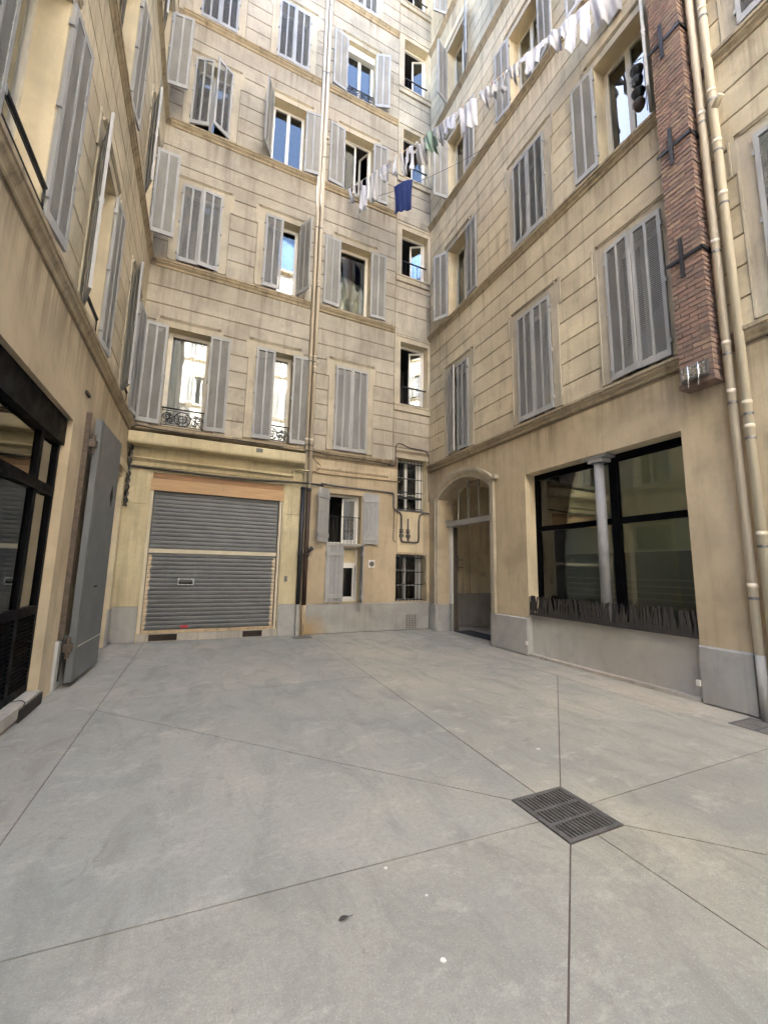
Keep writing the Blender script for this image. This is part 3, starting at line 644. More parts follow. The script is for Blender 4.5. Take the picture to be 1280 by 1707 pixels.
for nm, o in (('bw1', low['bw1']), ('bw2', low['bw2'])):
    a, b, z0, z1 = o; reveal(back, WB, o, 0.35, 'stucco_low' if nm == 'bw2' else 'reveal'); room(back, WB, o, 0.35, 1.3)
    f = MB(WB); ring(f, a, b - 0.16, z0, z1, 0.05, -0.33, -0.28); mdl = (a + b - 0.16) / 2; f.box(mdl - 0.045, mdl + 0.045, -0.33, -0.275, z0 + 0.05, z1 - 0.05)
    for q in (0.33, 0.66): f.box(a + 0.05, b - 0.2, -0.32, -0.29, z0 + (z1 - z0) * q - 0.012, z0 + (z1 - z0) * q + 0.012)
    f.box(b - 0.16, b, -0.33, -0.29, z0, z1)
    fo = part(f, 'window', 'white' if nm == 'bw1' else 'shutter', back); part(MB(WB).box(a + 0.05, b - 0.21, -0.308, -0.303, z0 + 0.05, z1 - 0.05), 'pane', 'glass', fo)
    g = MB(WB); dd = -0.10 if nm == 'bw1' else 0.0
    ue = b - 0.12 if nm == 'bw1' else b - 0.16
    for q in (0.04, 0.36, 0.62, 0.92): g.box(a - 0.01, ue + 0.05, dd - 0.008, dd + 0.008, z0 + (z1 - z0) * q - 0.012, z0 + (z1 - z0) * q + 0.012)
    if nm == 'bw1': g.box(a, ue, dd - 0.012, dd + 0.012, z0 + 0.34, z0 + 0.40)
    go = part(g, 'window_grille', 'iron', back)
    for q in range(8): u = a + 0.03 + q * (ue - a - 0.05) / 7; part(MB().tube(T(WB, [(u, dd, z0 + 0.01), (u, dd, z1 - 0.01)]), 0.010, 6), 'bar', 'iron', go, True)
part(MB(WB).panel(4.98, 5.80, 2.10, 3.255, 0, 0.022, 0.004), 'plaster_patch', 'patch', back)
mb = MB(WB); mb.box(4.88, 6.0, 0, 0.02, 4.80, 4.90); mb.box(4.90, 5.99, 0, 0.035, 4.90, 4.93); part(mb, 'window_lintel', 'trim', back)
part(MB(WB).prism([(0, TOP), (0.35, TOP + 0.02), (0.38, TOP + 0.14), (0, TOP + 0.3), (-8, TOP + 2.5), (-8, TOP)], -1.5, 6.0), 'roof', 'cornice', back)

# ================================================================== right building
right = thing('apartment_building', 'cream apartment building on the right with arched passage and shop window', 'building', (6.02, 5.5, 0))
P, Q, S_, T_ = (8.13, 9.06), (5.41, 6.34), (3.26, 4.20), (1.15, 2.12)
opsR = {}
for k, (z0, z1) in enumerate(FL):
    for n, col in (('P', P), ('Q', Q), ('S', S_), ('T', T_)): opsR[n + str(k + 1)] = (*col, z0, z1)
arch = (7.36, 9.60, 0.0, 4.0); shop = (3.26, 6.27, 0.0, 3.62)
sheet(right, WR, YE, 10.1, 4.45, TOP, list(opsR.values()), 'groove')
sheet(right, WR, YE, 10.1, -0.04, 4.45, [arch, shop], 'stucco_low')
for zs in ZS:
    courses(right, WR, 2.46, 10.085, zs, zcuts(opsR.values()), 'stucco_tan_lit'); courses(right, WR, -1.5, 2.46, zs, zcuts([v for k, v in opsR.items() if k[0] == 'T']), 'stucco_tan_lit')
for k, zc in enumerate(CORN):
    cornice(right, WR, 3.10, 10.09, zc); cornice(right, WR, YE + 0.02, 2.44, zc)
for n, o in opsR.items():
    surround(right, WR, o)
KR = {'S2': 'two', 'Q3': 'two', 'P2': 'two', 'P3': 'two'}
for n, o in opsR.items(): window(right, WR, o, KR.get(n, 'two'), dep=0.27, mt='cream_frame', curt='curtain' if n in ('S2', 'P2', 'P3', 'S1') else None)
SHR = {'P1': (2, 14), 'Q1': (1, 1), 'S1': (1.5, 6), 'P2': (176, 150), 'Q2': (0.5, 0), 'S2': (117, 176), 'P3': (174, 96), 'Q3': (168, 174), 'S3': (170, 176), 'P4': (150, 70), 'Q4': (2, 120), 'S4': (0, 1), 'P5': (120, 100), 'Q5': (1, 1), 'S5': (0, 0), 'T1': (0.5, 1), 'T2': (0, 1), 'T3': (0, 0), 'T4': (0, 0), 'T5': (0, 0)}
for n, (al, ar) in SHR.items(): pair(right, WR, opsR[n], al, ar)
# arch
ya, yb = arch[0], arch[1]; cy = (ya + yb) / 2; ha = (yb - ya) / 2; rise = 0.41; zsp = 3.58
RA = (ha * ha + rise * rise) / (2 * rise); zc0 = zsp + rise - RA; th = math.asin(ha / RA); NA = 26
def arcp(r, k, n=NA, tt=None):
    t = -(tt or th) + 2 * (tt or th) * k / n; return (cy + r * math.sin(t), zc0 + r * math.cos(t))
mb = MB(WR)
for k in range(NA):
    (y0, z0), (y1, z1) = arcp(RA, k), arcp(RA, k + 1)
    mb.poly([(y0, 0, z0), (y1, 0, z1), (y1, 0, 4.0001), (y0, 0, 4.0001)]); mb.poly([(y0, 0, z0), (y1, 0, z1), (y1, -0.5, z1), (y0, -0.5, z0)])
for y in (ya, yb): mb.poly([(y, 0, 0), (y, 0, zsp), (y, -0.5, zsp), (y, -0.5, 0)])
part(mb, 'arch_reveal', 'stucco_low', right)
def archband(r0, r1, d0, d1, zbot):
    mb = MB(WR); pr = None
    st = [(cy + (r0 * math.sin(-th)), zbot, cy + r1 * math.sin(-th), zbot)]
    pts = [((*arcp(r0, k), *arcp(r1, k))) for k in range(NA + 1)]
    sec = []
    x0 = ya - (r0 - RA); x1 = ya - (r1 - RA)
    sec.append((x0, zbot, x1, zbot)); sec.append((x0, pts[0][1], x1, pts[0][1])); sec += pts[1:-1]
    x0 = yb + (r0 - RA); x1 = yb + (r1 - RA)
    sec.append((x0, pts[-1][1], x1, pts[-1][1])); sec.append((x0, zbot, x1, zbot))
    for (a, b, c, d) in sec:
        cur = [mb.p((a, d0, b)), mb.p((a, d1, b)), mb.p((c, d1, d)), mb.p((c, d0, d))]
        if pr:
            for j in range(4): mb.f.append([pr[j], pr[(j + 1) % 4], cur[(j + 1) % 4], cur[j]])
        pr = cur
    return mb
part(archband(RA + 0.001, RA + 0.09, 0, 0.045, 0.70), 'archivolt', 'trim', right)
part(archband(RA + 0.09, RA + 0.15, 0, 0.07, 0.70), 'archivolt', 'trim', right)
mb = MB(WR)
for k in range(NA):
    (y0, z0), (y1, z1) = arcp(RA + 0.15, k), arcp(RA + 0.15, k + 1); (y2, z2), (y3, z3) = arcp(RA + 0.235, k), arcp(RA + 0.235, k + 1)
    i = [mb.p(q) for q in ((y0, 0, z0), (y1, 0, z1), (y3, 0, z3), (y2, 0, z2), (y0, 0.09, z0), (y1, 0.09, z1), (y3, 0.10, z3), (y2, 0.10, z2))]
    for f in ((4, 5, 6, 7), (0, 1, 5, 4), (2, 3, 7, 6)): mb.f.append([i[j] for j in f])
part(mb, 'hood_mould', 'trim', right)
part(MB(WR).box(7.08, 7.19, 0, 0.11, 3.70, 3.79), 'hood_stop', 'trim', right)
PIN = 0.5
mb = MB(); mb.poly([(XR + PIN, 9.6, 0), (XR + PIN, 10.3, 0), (XR + PIN, 10.3, 4.3), (XR + PIN, 9.6, 4.3)]); mb.poly([(XR + PIN, 10.3, 0.95), (13, 10.3, 0.95), (13, 10.3, 4.3), (XR + PIN, 10.3, 4.3)])
mb.poly([(XR + PIN, 7.36, 0), (XR + PIN, 7.1, 0), (XR + PIN, 7.1, 4.3), (XR + PIN, 7.36, 4.3)]); mb.poly([(XR + PIN, 7.1, 0), (13, 7.1, 0), (13, 7.1, 4.3), (XR + PIN, 7.1, 4.3)])
mb.poly([(XR + PIN, 7.1, 4.3), (13, 7.1, 4.3), (13, 10.3, 4.3), (XR + PIN, 10.3, 4.3)]); mb.poly([(13, 7.1, 1.9), (13, 10.3, 1.9), (13, 10.3, 4.3), (13, 7.1, 4.3)]); mb.poly([(13, 7.1, 0), (13, 8.3, 0), (13, 8.3, 1.9), (13, 7.1, 1.9)]); mb.poly([(13, 9.2, 0), (13, 10.3, 0), (13, 10.3, 1.9), (13, 9.2, 1.9)])  # unseen far doorway, added to let daylight into the passage
mb.poly([(XR + PIN, 7.1, 3.57), (XR + PIN, 7.36, 3.57), (XR + PIN, 7.36, 3.58), (XR + PIN, 7.1, 3.58)])
part(mb, 'passage_wall', 'plaster_in', right)
mb = MB()
for k in range(NA):
    (y0, z0), (y1, z1) = arcp(RA, k), arcp(RA, k + 1); mb.poly([(XR + PIN, y0, z0), (XR + PIN, y1, z1), (XR + PIN, y1, 4.3), (XR + PIN, y0, 4.3)])
part(mb, 'passage_wall', 'plaster_in', right)
part(MB().box(XR + PIN, 13, 10.27, 10.31, 0.0, 0.96), 'plinth', 'plinth_in', right)
part(MB().box(7.55, 7.62, 10.24, 10.30, 0.96, 4.2), 'pilaster', 'plaster_in', right); part(MB().box(8.9, 8.97, 10.24, 10.30, 0.96, 4.2), 'pilaster', 'plaster_in', right)
pb = MB()
for zz in (1.72, 1.95): pb.tube([(6.75, 10.26, zz), (7.3, 10.24, zz)], 0.012, 6)
for xx in (6.85, 6.98, 7.1): pb.tube([(xx, 10.25, 1.62), (xx, 10.25, 2.08)], 0.018, 6)
pb.box(6.9, 7.06, 10.18, 10.27, 1.72, 1.80); part(pb, 'gas_pipework', 'rusty', right, True)
X0 = 6.27
part(MB().box(X0, X0 + 0.14, ya + 0.002, yb + 0.02, 2.83, 2.97), 'transom_bar', 'plinth', right)
part(MB().box(X0 - 0.03, X0 + 0.0, yb - 0.2, yb + 0.09, 2.93, 3.02), 'transom_bracket', 'plinth', right)
for k, y in enumerate((7.75, 8.2, 8.65, 9.1)):
    zt = zc0 + math.sqrt(RA * RA - (y - cy) ** 2) - 0.005; part(MB().box(X0 + 0.05, X0 + 0.085, y - 0.016, y + 0.016, 2.97, zt), 'fanlight_bar', 'plinth', right)
part(MB().box(XR + 0.34, XR + 0.46, yb - 0.12, yb - 0.005, 0.73, 2.83), 'door_frame', 'white', right)
part(MB().box(XR + 0.33, XR + 0.47, yb - 0.125, yb - 0.004, 0.0, 0.729), 'door_frame', 'plinth', right)
part(MB().box(XR + 0.40, XR + 0.52, yb - 0.16, yb - 0.121, 0.0, 2.82), 'door_edge', 'rusty', right)
# plinths of the right wall
for (y0, y1, d) in ((2.66, 3.262, 0.06), (6.268, 7.36, 0.06), (9.6, 9.93, 0.09)):
    part(MB(WR).panel(y0, y1, 0.0, 0.715, 0, d, 0.018), 'plinth', 'plinth', right)
part(MB(WR).panel(YE, 2.40, 0.0, 0.715, 0, 0.05, 0.018), 'plinth', 'plinth', right)
part(MB().box(XR, XR + 0.5, yb - 0.02, yb - 0.001, 0.0, 0.71), 'plinth', 'plinth', right); part(MB().box(XR - 0.055, XR + 0.5, ya + 0.001, ya + 0.02, 0.0, 0.71), 'plinth', 'plinth', right)
# shop window
reveal(right, WR, (3.26, 6.27, 0.0, 3.62), 0.34, 'reveal', False)
part(MB().box(XR - 0.055, XR + 0.069, 6.262, 6.2675, 0.046, 0.744), 'plinth', 'plinth', right)
room(right, WR, (3.26, 6.27, 0.0, 3.62), 0.34, 3.2, 'shoproom')
part(MB(WR).box(3.262, 6.268, -0.30, -0.07, 0.0, 0.745), 'spandrel', 'plinth_dark', right)
part(MB(WR).box(3.262, 6.268, -0.32, -0.05, 0.745, 0.785), 'sill', 'kerb', right)
for k in range(5):
    y0 = 3.28 + k * 0.598; part(MB(WR).box(y0, y0 + 0.594, -0.069, 0.035 + random.uniform(-0.004, 0.004), 0.0, 0.045 + random.uniform(-0.004, 0.004)), 'kerb_stone', 'kerb', right)
f = MB(WR); dF = -0.33
f.box(3.262, 6.268, dF, dF + 0.07, 3.50, 3.618); f.box(3.262, 6.268, dF, dF + 0.07, 0.786, 0.87); f.box(6.19, 6.268, dF, dF + 0.07, 0.87, 3.50); f.box(3.262, 3.33, dF, dF + 0.07, 0.87, 3.50)
f.box(4.44, 4.57, dF, dF + 0.08, 0.87, 3.50); f.box(3.33, 4.44, dF + 0.005, dF + 0.065, 2.44, 2.54); f.box(4.57, 6.19, dF + 0.005, dF + 0.065, 2.44, 2.54)
so = part(f, 'shop_window', 'black', right)
for (y0, y1) in ((3.33, 4.44), (4.57, 6.19)):
    for (z0, z1) in ((0.87, 2.44), (2.54, 3.50)): part(MB(WR).box(y0, y1, dF + 0.025, dF + 0.031, z0, z1), 'pane', 'shopglass', so)
part(MB(WR).box(3.27, 6.26, -0.36, -0.345, 2.0, 3.6), 'reflection_film_upper', 'shopfilm_pale', right); part(MB(WR).box(3.27, 6.26, -0.36, -0.345, 0.8, 1.96), 'reflection_film_lower', 'shopfilm_dark', right)  # film sheets just behind the glass, painted as the opposite facade's reflection
part(MB(WR).box(3.27, 6.26, -0.36, -0.342, 1.962, 1.998), 'reflection_film_line', 'shopfilm_line', right)  # pale line across the painted reflection
for k in range(6): part(MB(WR).box(3.27, 6.26, -0.344, -0.341, 1.02 + 0.10 * k, 1.045 + 0.10 * k), 'reflection_film_stripe', 'shopfilm_stripe', right)  # stripes painted as the opposite shopfront's mirrored louvres
part(MB().tube([(XR + 0.13, 4.66, 0.785), (XR + 0.13, 4.66, 3.50)], [0.085, 0.078], 20), 'column', 'column', right, True)
part(MB().box(XR + 0.03, XR + 0.25, 4.52, 4.80, 3.50, 3.565).box(XR + 0.02, XR + 0.255, 4.44, 4.88, 3.566, 3.619), 'column_capital', 'column', right)
for y in (3.275, 6.285): part(MB(WR).box(y - 0.022, y + 0.022, 0.055, 0.085, 0.21, 0.28), 'junction_box', 'white', right)
part(MB(WR).prism([(0, TOP), (0.35, TOP + 0.02), (0.38, TOP + 0.14), (0, TOP + 0.3), (-8, TOP + 2.5), (-8, TOP)], YE, 10.0), 'roof', 'cornice', right)

# ================================================================== left building
left = thing('apartment_building', 'shaded cream apartment building on the left with dark shopfront', 'building', (-1.57, 3.0, 0))
W1, W2, W3 = (3.37, 4.31), (5.72, 6.65), (8.42, 9.36)
opsL = {}
for k, (z0, z1) in enumerate(FL[:3]):
    for n, col in (('W', W1), ('X', W2), ('Y', W3), ('V', (0.9, 1.84))): opsL[n + str(k + 1)] = (*col, z0, z1)
lshop = (1.2, 6.10, 0.0, 3.40); ldoor = (8.25, 9.72, 0.0, 3.42)
TL = 18.2
sheet(left, WL, YE, 10.1, 4.45, TL, list(opsL.values()), 'groove')
sheet(left, WL, YE, 10.1, -0.04, 4.45, [lshop, ldoor], 'stucco_low')
for zs in ZS[:3]: courses(left, WL, 0.3, 10.085, zs, zcuts(opsL.values()), 'stucco_tan_lit')
for k, zc in enumerate(CORN[:3]): cornice(left, WL, YE + 0.02, 10.0, zc, proj=0.085, dz=0.006, h=0.21)
for n, o in opsL.items():
    surround(left, WL, o)
    window(left, WL, o, 'two', dep=0.25, mt='cream_frame', curt='curtain' if n[0] == 'W' else None)
SHL = {'W1': (175, 174), 'X1': (160, 176), 'Y1': (156, 172), 'W2': (170, 176), 'X2': (164, 172), 'Y2': (158, 92), 'W3': (0, 1), 'X3': (0, 1), 'Y3': (165, 82), 'V1': (174, 175)}
for n, (al, ar) in SHL.items(): pair(left, WL, opsL[n], al, ar)
railing(left, WL, 3.39, 4.29, 4.78, 5.02, 0.03, False); railing(left, WL, 5.74, 6.63, 4.76, 5.10, -0.02, False); railing(left, WL, 8.44, 9.34, 4.76, 5.10, -0.02, False)
# dark shopfront
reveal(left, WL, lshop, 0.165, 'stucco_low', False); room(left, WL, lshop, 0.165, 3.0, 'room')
f = MB(WL); dF = -0.16
f.box(1.2, 6.098, dF, dF + 0.10, 3.06, 3.398); f.box(6.03, 6.098, dF, dF + 0.06, 0.16, 3.20); f.box(1.2, 1.27, dF, dF + 0.06, 0.16, 3.20)
f.box(1.27, 6.03, dF, dF + 0.075, 2.40, 2.51); f.box(1.27, 6.03, dF, dF + 0.06, 1.02, 1.12); f.box(1.27, 6.03, dF, dF + 0.06, 0.16, 0.24)
for y in (5.46, 4.2, 2.9): f.box(y, y + 0.09, dF + 0.002, dF + 0.058, 0.24, 3.20)
so = part(f, 'shop_window', 'black', left)
edges = [1.27, 2.9, 2.99, 4.2, 4.29, 5.46, 5.55, 6.03]
for i in range(0, 8, 2):
    for (z0, z1) in ((1.12, 2.40), (2.51, 3.20)): part(MB(WL).box(edges[i], edges[i + 1], dF + 0.02, dF + 0.026, z0, z1), 'pane', 'shopglass', so)
    if i >= 4:
        zz = 0.245
        while zz < 1.01:
            part(MB(WL).prism([(dF + 0.005, zz), (dF + 0.055, zz - 0.002), (dF + 0.055, zz + 0.006), (dF + 0.012, zz + 0.034), (dF + 0.005, zz + 0.034)], edges[i], edges[i + 1]), 'louvre_slat', 'black', so); zz += 0.043
part(MB(WL).box(1.2, 6.098, -0.26, -0.162, 0.0, 0.155), 'threshold_base', 'oldstone', left)
for k, (y0, y1) in enumerate(((1.2, 2.6), (2.604, 4.1), (4.104, 5.28), (5.284, 6.098))):
    part(MB(WL).panel(y0, y1, 0.0, 0.155, -0.19, -0.02 + 0.03, 0.006) if False else MB(WL).box(y0, y1, -0.161, 0.035 + random.uniform(-0.005, 0.005), 0.045, 0.158 + random.uniform(-0.003, 0.003)), 'threshold_stone', 'kerb', left)
part(MB(WL).box(1.2, 6.09, -0.18, 0.012, 0.0, 0.045), 'threshold_footing', 'mortar', left)
part(MB(WL).box(5.45, 6.12, 0.0355, 0.046, 0.005, 0.13), 'vent_gap', 'oldstone', left)
part(MB(WL).panel(6.56, 8.24, 0.0, 0.62, 0, 0.03, 0.01), 'plinth', 'plinth', left); part(MB(WL).panel(9.73, 10.06, 0.0, 0.72, 0, 0.03, 0.01), 'plinth', 'plinth', left)
# grey steel door leaf folded back against the wall
dx0, dy0, dx1, dy1 = -1.40, 6.73, -1.345, 7.98
L = math.hypot(dx1 - dx0, dy1 - dy0); f = MB(); h = 3.58
f.box(0, L, 0.0, 0.075, 0, h)
do = link('steel_door', f.mesh('steel_door'), 'steel_door', left, (dx0, dy0, 0.07), (0, 0, math.atan2(dy1 - dy0, dx1 - dx0)))
do['label'] = 'tall dark grey steel door leaf'
part(MB().box(0.12, L - 0.02, -0.004, -0.001, 0.428, 0.440), 'white_line', 'white', do)
part(MB().box(0.10, 0.106, -0.003, -0.0008, 0.02, h - 0.02), 'fold_line', 'rusty', do)
part(MB().extrude([(0.86, 2.62), (0.95, 2.80), (1.04, 2.62), (0.95, 2.44)], -0.004, -0.001, 1), 'diamond_opening', 'void', do)
part(MB().box(0.55, 0.72, -0.004, -0.001, 1.20, 1.222), 'slot', 'void', do)
for zz in (0.45, 3.20): part(MB().box(-0.12, 0.06, 0.02, 0.10, zz - 0.05, zz + 0.05).tube([(-0.06, 0.06, zz - 0.13), (-0.06, 0.06, zz + 0.13)], 0.028, 8), 'hinge', 'rusty', do)
part(MB(WL).box(6.62, 6.66, 0.0, 0.06, 0.63, 3.7), 'door_post', 'rusty', left); part(MB(WL).box(6.69, 6.73, 0.0, 0.04, 0.1, 3.6), 'door_post', 'oldstone', left)
part(MB(WL).box(6.42, 6.60, 0.0, 0.03, 3.90, 3.94), 'iron_peg', 'rusty', left)
# second doorway, mostly hidden by the leaf
reveal(left, WL, ldoor, 0.3, 'patch', False); room(left, WL, ldoor, 0.3, 1.5)
f = MB(WL); ring(f, 8.25, 9.72, 0.0, 3.42, 0.10, -0.30, -0.24); f.box(8.35, 9.62, -0.29, -0.25, 0.1, 2.5); part(f, 'door', 'shutter', left)
mb = MB(WL); mb.box(9.72, 9.90, 0, 0.03, 0.72, 3.55); mb.box(8.1, 9.95, 0, 0.05, 3.55, 3.70); part(mb, 'door_surround', 'patch', left)
part(MB(WL).prism([(0, TL), (0.3, TL + 0.02), (0.33, TL + 0.14), (0, TL + 0.3), (-8, TL + 1.5), (-8, TL)], YE, 10.0), 'roof', 'cornice', left)

# closed rear sides, so no daylight reaches the back of the facades
mb = MB(); mb.poly([(-1.6, 18.0, -0.3), (6.1, 18.0, -0.3), (6.1, 18.0, 23.2), (-1.6, 18.0, 23.2)]); mb.poly([(-1.58, 10.12, -0.3), (-1.58, 18, -0.3), (-1.58, 18, 23.2), (-1.58, 10.12, 23.2)]); mb.poly([(6.08, 10.35, -0.3), (6.08, 18, -0.3), (6.08, 18, 23.2), (6.08, 10.35, 23.2)])
part(mb, 'rear_wall', 'stucco', back)
mb = MB(); mb.poly([(13.01, YE, -0.3), (13.01, 7.1, -0.3), (13.01, 7.1, 23.2), (13.01, YE, 23.2)]); mb.poly([(13.01, 7.1, 3.5), (13.01, 10.34, 3.5), (13.01, 10.34, 23.2), (13.01, 7.1, 23.2)]); mb.poly([(6.03, 10.34, -0.3), (14, 10.34, -0.3), (14, 10.34, 23.2), (6.03, 10.34, 23.2)]); mb.poly([(6.03, YE, -0.3), (14, YE, -0.3), (14, YE, 23.2), (6.03, YE, 23.2)])  # left open low behind the passage so daylight enters its added doorway
part(mb, 'rear_wall', 'stucco', right)
mb = MB(); mb.poly([(-9.5, YE, -0.3), (-9.5, 10.11, -0.3), (-9.5, 10.11, TL), (-9.5, YE, TL)]); mb.poly([(-9.5, 10.11, -0.3), (-1.575, 10.11, -0.3), (-1.575, 10.11, TL), (-9.5, 10.11, TL)]); mb.poly([(-9.5, YE, -0.3), (-1.58, YE, -0.3), (-1.58, YE, TL), (-9.5, YE, TL)])
part(mb, 'rear_wall', 'stucco', left)

# ================================================================== building behind the camera (seen in the window panes)
rear = thing('apartment_building', 'pale sunlit apartment building mirrored in the upper window panes', 'building', (2.2, -9.0, 0))
opsF = [(x, x + 0.95, z0, z1) for x in (-5.6, -3.4, -1.2, 1.0, 3.2, 5.4, 7.6) for z0, z1 in FL]
sheet(rear, WF, -8, 11, -0.04, 24.5, opsF, 'pale')
for o in opsF:
    surround(rear, WF, o); window(rear, WF, o, 'two', dep=0.22)
    if o[2] > 8: pair(rear, WF, o, 175, 175)
for zc in CORN: cornice(rear, WF, -7.9, 10.9, zc)
part(MB(WF).prism([(0, 24.5), (0.35, 24.52), (0.38, 24.64), (0, 24.8), (-8, 26), (-8, 24.5)], -8, 11), 'roof', 'cornice', rear)

# ================================================================== brick chimney
ch = thing('brick_chimney', 'narrow red brick chimney flue with iron cross anchors running up the right wall', 'chimney', (5.91, 2.89, 4.1))
cx0, cx1, cy0, cy1 = 5.80, XR, 2.69, 3.09
part(MB().box(cx0 + 0.010, cx1 - 0.001, cy0 + 0.010, cy1 - 0.010, 4.17, TOP + 1.5), 'mortar_core', 'mortar', ch)
bcache = {}
def brick(x0, x1, y0, y1, z, zz):
    key = (round(x1 - x0, 3), round(y1 - y0, 3)); tone = random.choice('0001123'); kk = (*key, tone)
    if kk not in bcache:
        dx, dy = x1 - x0, y1 - y0; c = 0.004; hh = 0.064
        mb = MB(); i = [mb.p(q) for q in ((0, 0, 0.003), (dx, 0, 0.003), (dx, dy, 0.003), (0, dy, 0.003), (0, 0, hh - 0.003), (dx, 0, hh - 0.003), (dx, dy, hh - 0.003), (0, dy, hh - 0.003))]
        for fch in ((0, 3, 2, 1), (4, 5, 6, 7), (0, 1, 5, 4), (1, 2, 6, 5), (2, 3, 7, 6), (3, 0, 4, 7)): mb.f.append([i[j] for j in fch])
        me = mb.mesh('brick'); me.materials.append(M['brick' + tone]); bcache[kk] = me
    return link('brick', bcache[kk], None, ch, (x0 + random.uniform(-0.004, 0.003), y0 + random.uniform(-0.003, 0.003), z), (random.uniform(-0.008, 0.008), 0, random.uniform(-0.012, 0.012)))
z = 4.17; k = 0; nb = 0
far = MB()
while z < TOP + 1.4:
    zz = 0.0735
    rows = [((cx0, cx0 + 0.105), (cy0, cy0 + 0.21)), ((cx0, cx0 + 0.105), (cy0 + 0.22, cy1)), ((cx0 + 0.115, cx1 - 0.002), (cy0, cy0 + 0.105))] if k % 2 == 0 else \
           [((cx0, cx1 - 0.002), (cy0, cy0 + 0.105)), ((cx0, cx0 + 0.105), (cy0 + 0.115, cy0 + 0.32)), ((cx0, cx0 + 0.105), (cy0 + 0.33, cy1))]
    for (xa, xb), (y_a, y_b) in rows:
        if nb < 298: brick(xa, xb, y_a, y_b, z, zz); nb += 1
        else: far.box(xa, xb, y_a, y_b, z + 0.003, z + 0.061)
    z += zz; k += 1
stuff(part(far, 'upper_bricks', 'brick1', ch))
part(MB().box(cx0 - 0.01, cx1 - 0.001, cy0 - 0.01, cy1 + 0.02, 4.10, 4.165), 'base_slab', 'brick1', ch)
for za in (5.97, 7.77, 9.62):
    f = MB(); f.box(cx0 - 0.022, cx0 - 0.006, cy0 - 0.018, cy1 + 0.04, za - 0.024, za + 0.024); f.box(cx0 - 0.022, cx1 - 0.002, cy0 - 0.022, cy0 - 0.006, za - 0.0235, za + 0.0235)
    ao = part(f, 'iron_strap', 'iron', ch); part(MB().box(cx0 - 0.040, cx0 - 0.0225, 2.90, 2.95, za - 0.30, za + 0.30), 'anchor_bar', 'iron', ao)
# flood lamp on its foot
fl = thing('flood_lamp', 'small bright metal lamp box at the foot of the brick chimney', 'lamp', (5.76, 2.88, 4.16))
f = MB(); f.box(5.70, 5.77, 2.73, 3.03, 4.16, 4.165); f.box(5.71, 5.77, 2.72, 3.04, 4.165, 4.36); part(f, 'housing', 'zinc', fl)
part(MB().box(5.704, 5.709, 2.745, 3.015, 4.185, 4.34), 'reflector', 'alu', fl)
for y in (2.82, 2.94): part(MB().tube([(5.70, y, 4.36), (5.695, y, 4.17), (5.70, y + 0.01, 4.05)], 0.008, 6), 'wire', 'alu', fl, True)

# ================================================================== drainpipes
def drainpipe(label, pts, r, mt, bands, bandmt='zinc', loc=None, group=None, side=None):
    t_ = thing('drainpipe', label, 'drainpipe', loc or pts[-1], group)
    part(MB().tube(pts, r, 14), 'pipe', mt, t_, True)
    for (x, y, z) in bands:
        part(MB().tube([(x, y, z - 0.03), (x, y, z + 0.03)], r + 0.004, 14), 'collar', mt, t_, True)
        bo = MB().tube([(x, y, z - 0.16), (x, y, z - 0.13)], r + 0.006, 14)
        if side: bo.box(min(x, x + side[0]), max(x, x + side[0]) + 0.008, min(y, y + side[1]), max(y, y + side[1]) + 0.008, z - 0.155, z - 0.135)
        part(bo, 'bracket', bandmt, t_, False)
    return t_
zb = [21.5, 18.9, 16.4, 13.5, 11.2, 9.4, 7.2, 6.9, 4.9]
p1 = drainpipe('left cream drainpipe on the back wall, black below the cable', [(2.305, 10.02, 23), (2.305, 10.02, 3.62)], 0.042, 'pipe_cream', [(2.305, 10.02, z) for z in zb[::2]], loc=(2.305, 10.02, 0), side=(0, 0.08))
part(MB().tube([(2.275, 10.01, 3.64), (2.275, 10.01, 0.74)], 0.055, 14), 'lower_pipe', 'pipe_black', p1, True); part(MB().tube([(2.275, 10.01, 3.64), (2.275, 10.01, 3.58)], 0.064, 14), 'collar', 'pipe_black', p1, True)
part(MB().tube([(2.275, 10.01, 1.95), (2.275, 10.01, 1.90)], 0.064, 14), 'collar', 'pipe_black', p1, True)
part(MB().box(2.24, 2.31, 9.97, 10.06, 0.0, 0.74), 'pipe_casing', 'plinth', p1)
p2 = drainpipe('right cream drainpipe on the back wall, rusty brown below the cable', [(2.425, 10.015, 23), (2.425, 10.015, 3.60)], 0.047, 'pipe_cream', [(2.425, 10.015, z) for z in zb], loc=(2.425, 10.015, 0), side=(0, 0.08))
part(MB().tube([(2.42, 10.005, 3.62), (2.42, 10.005, 0.72)], 0.056, 14), 'lower_pipe', 'pipe_rust', p2, True); part(MB().tube([(2.42, 10.005, 3.62), (2.42, 10.005, 3.55)], 0.066, 14), 'collar', 'pipe_black', p2, True)
part(MB().tube([(2.42, 10.005, 0.74), (2.42, 10.005, 0.0)], 0.05, 14), 'lower_pipe', 'pipe_stain', p2, True)
part(MB().tube([(2.42, 10.005, 1.93), (2.42, 10.005, 1.98)], 0.068, 14), 'collar', 'pipe_rust', p2, True)
part(MB().tube([(2.42, 10.0, 1.98), (2.50, 9.96, 2.07), (2.56, 9.93, 2.12)], [0.05, 0.05, 0.055], 12), 'branch', 'pipe_black', p2, True)
part(MB().tube([(2.425, 10.015, 6.98), (2.47, 9.98, 7.06), (2.50, 9.96, 7.09)], [0.03, 0.032, 0.036], 10), 'branch', 'pipe_cream', p2, True)
part(MB().tube([(2.425, 10.015, 13.95), (2.47, 9.97, 14.0), (2.51, 9.95, 14.0)], [0.035, 0.038, 0.045], 10), 'branch', 'pipe_cream', p2, True)
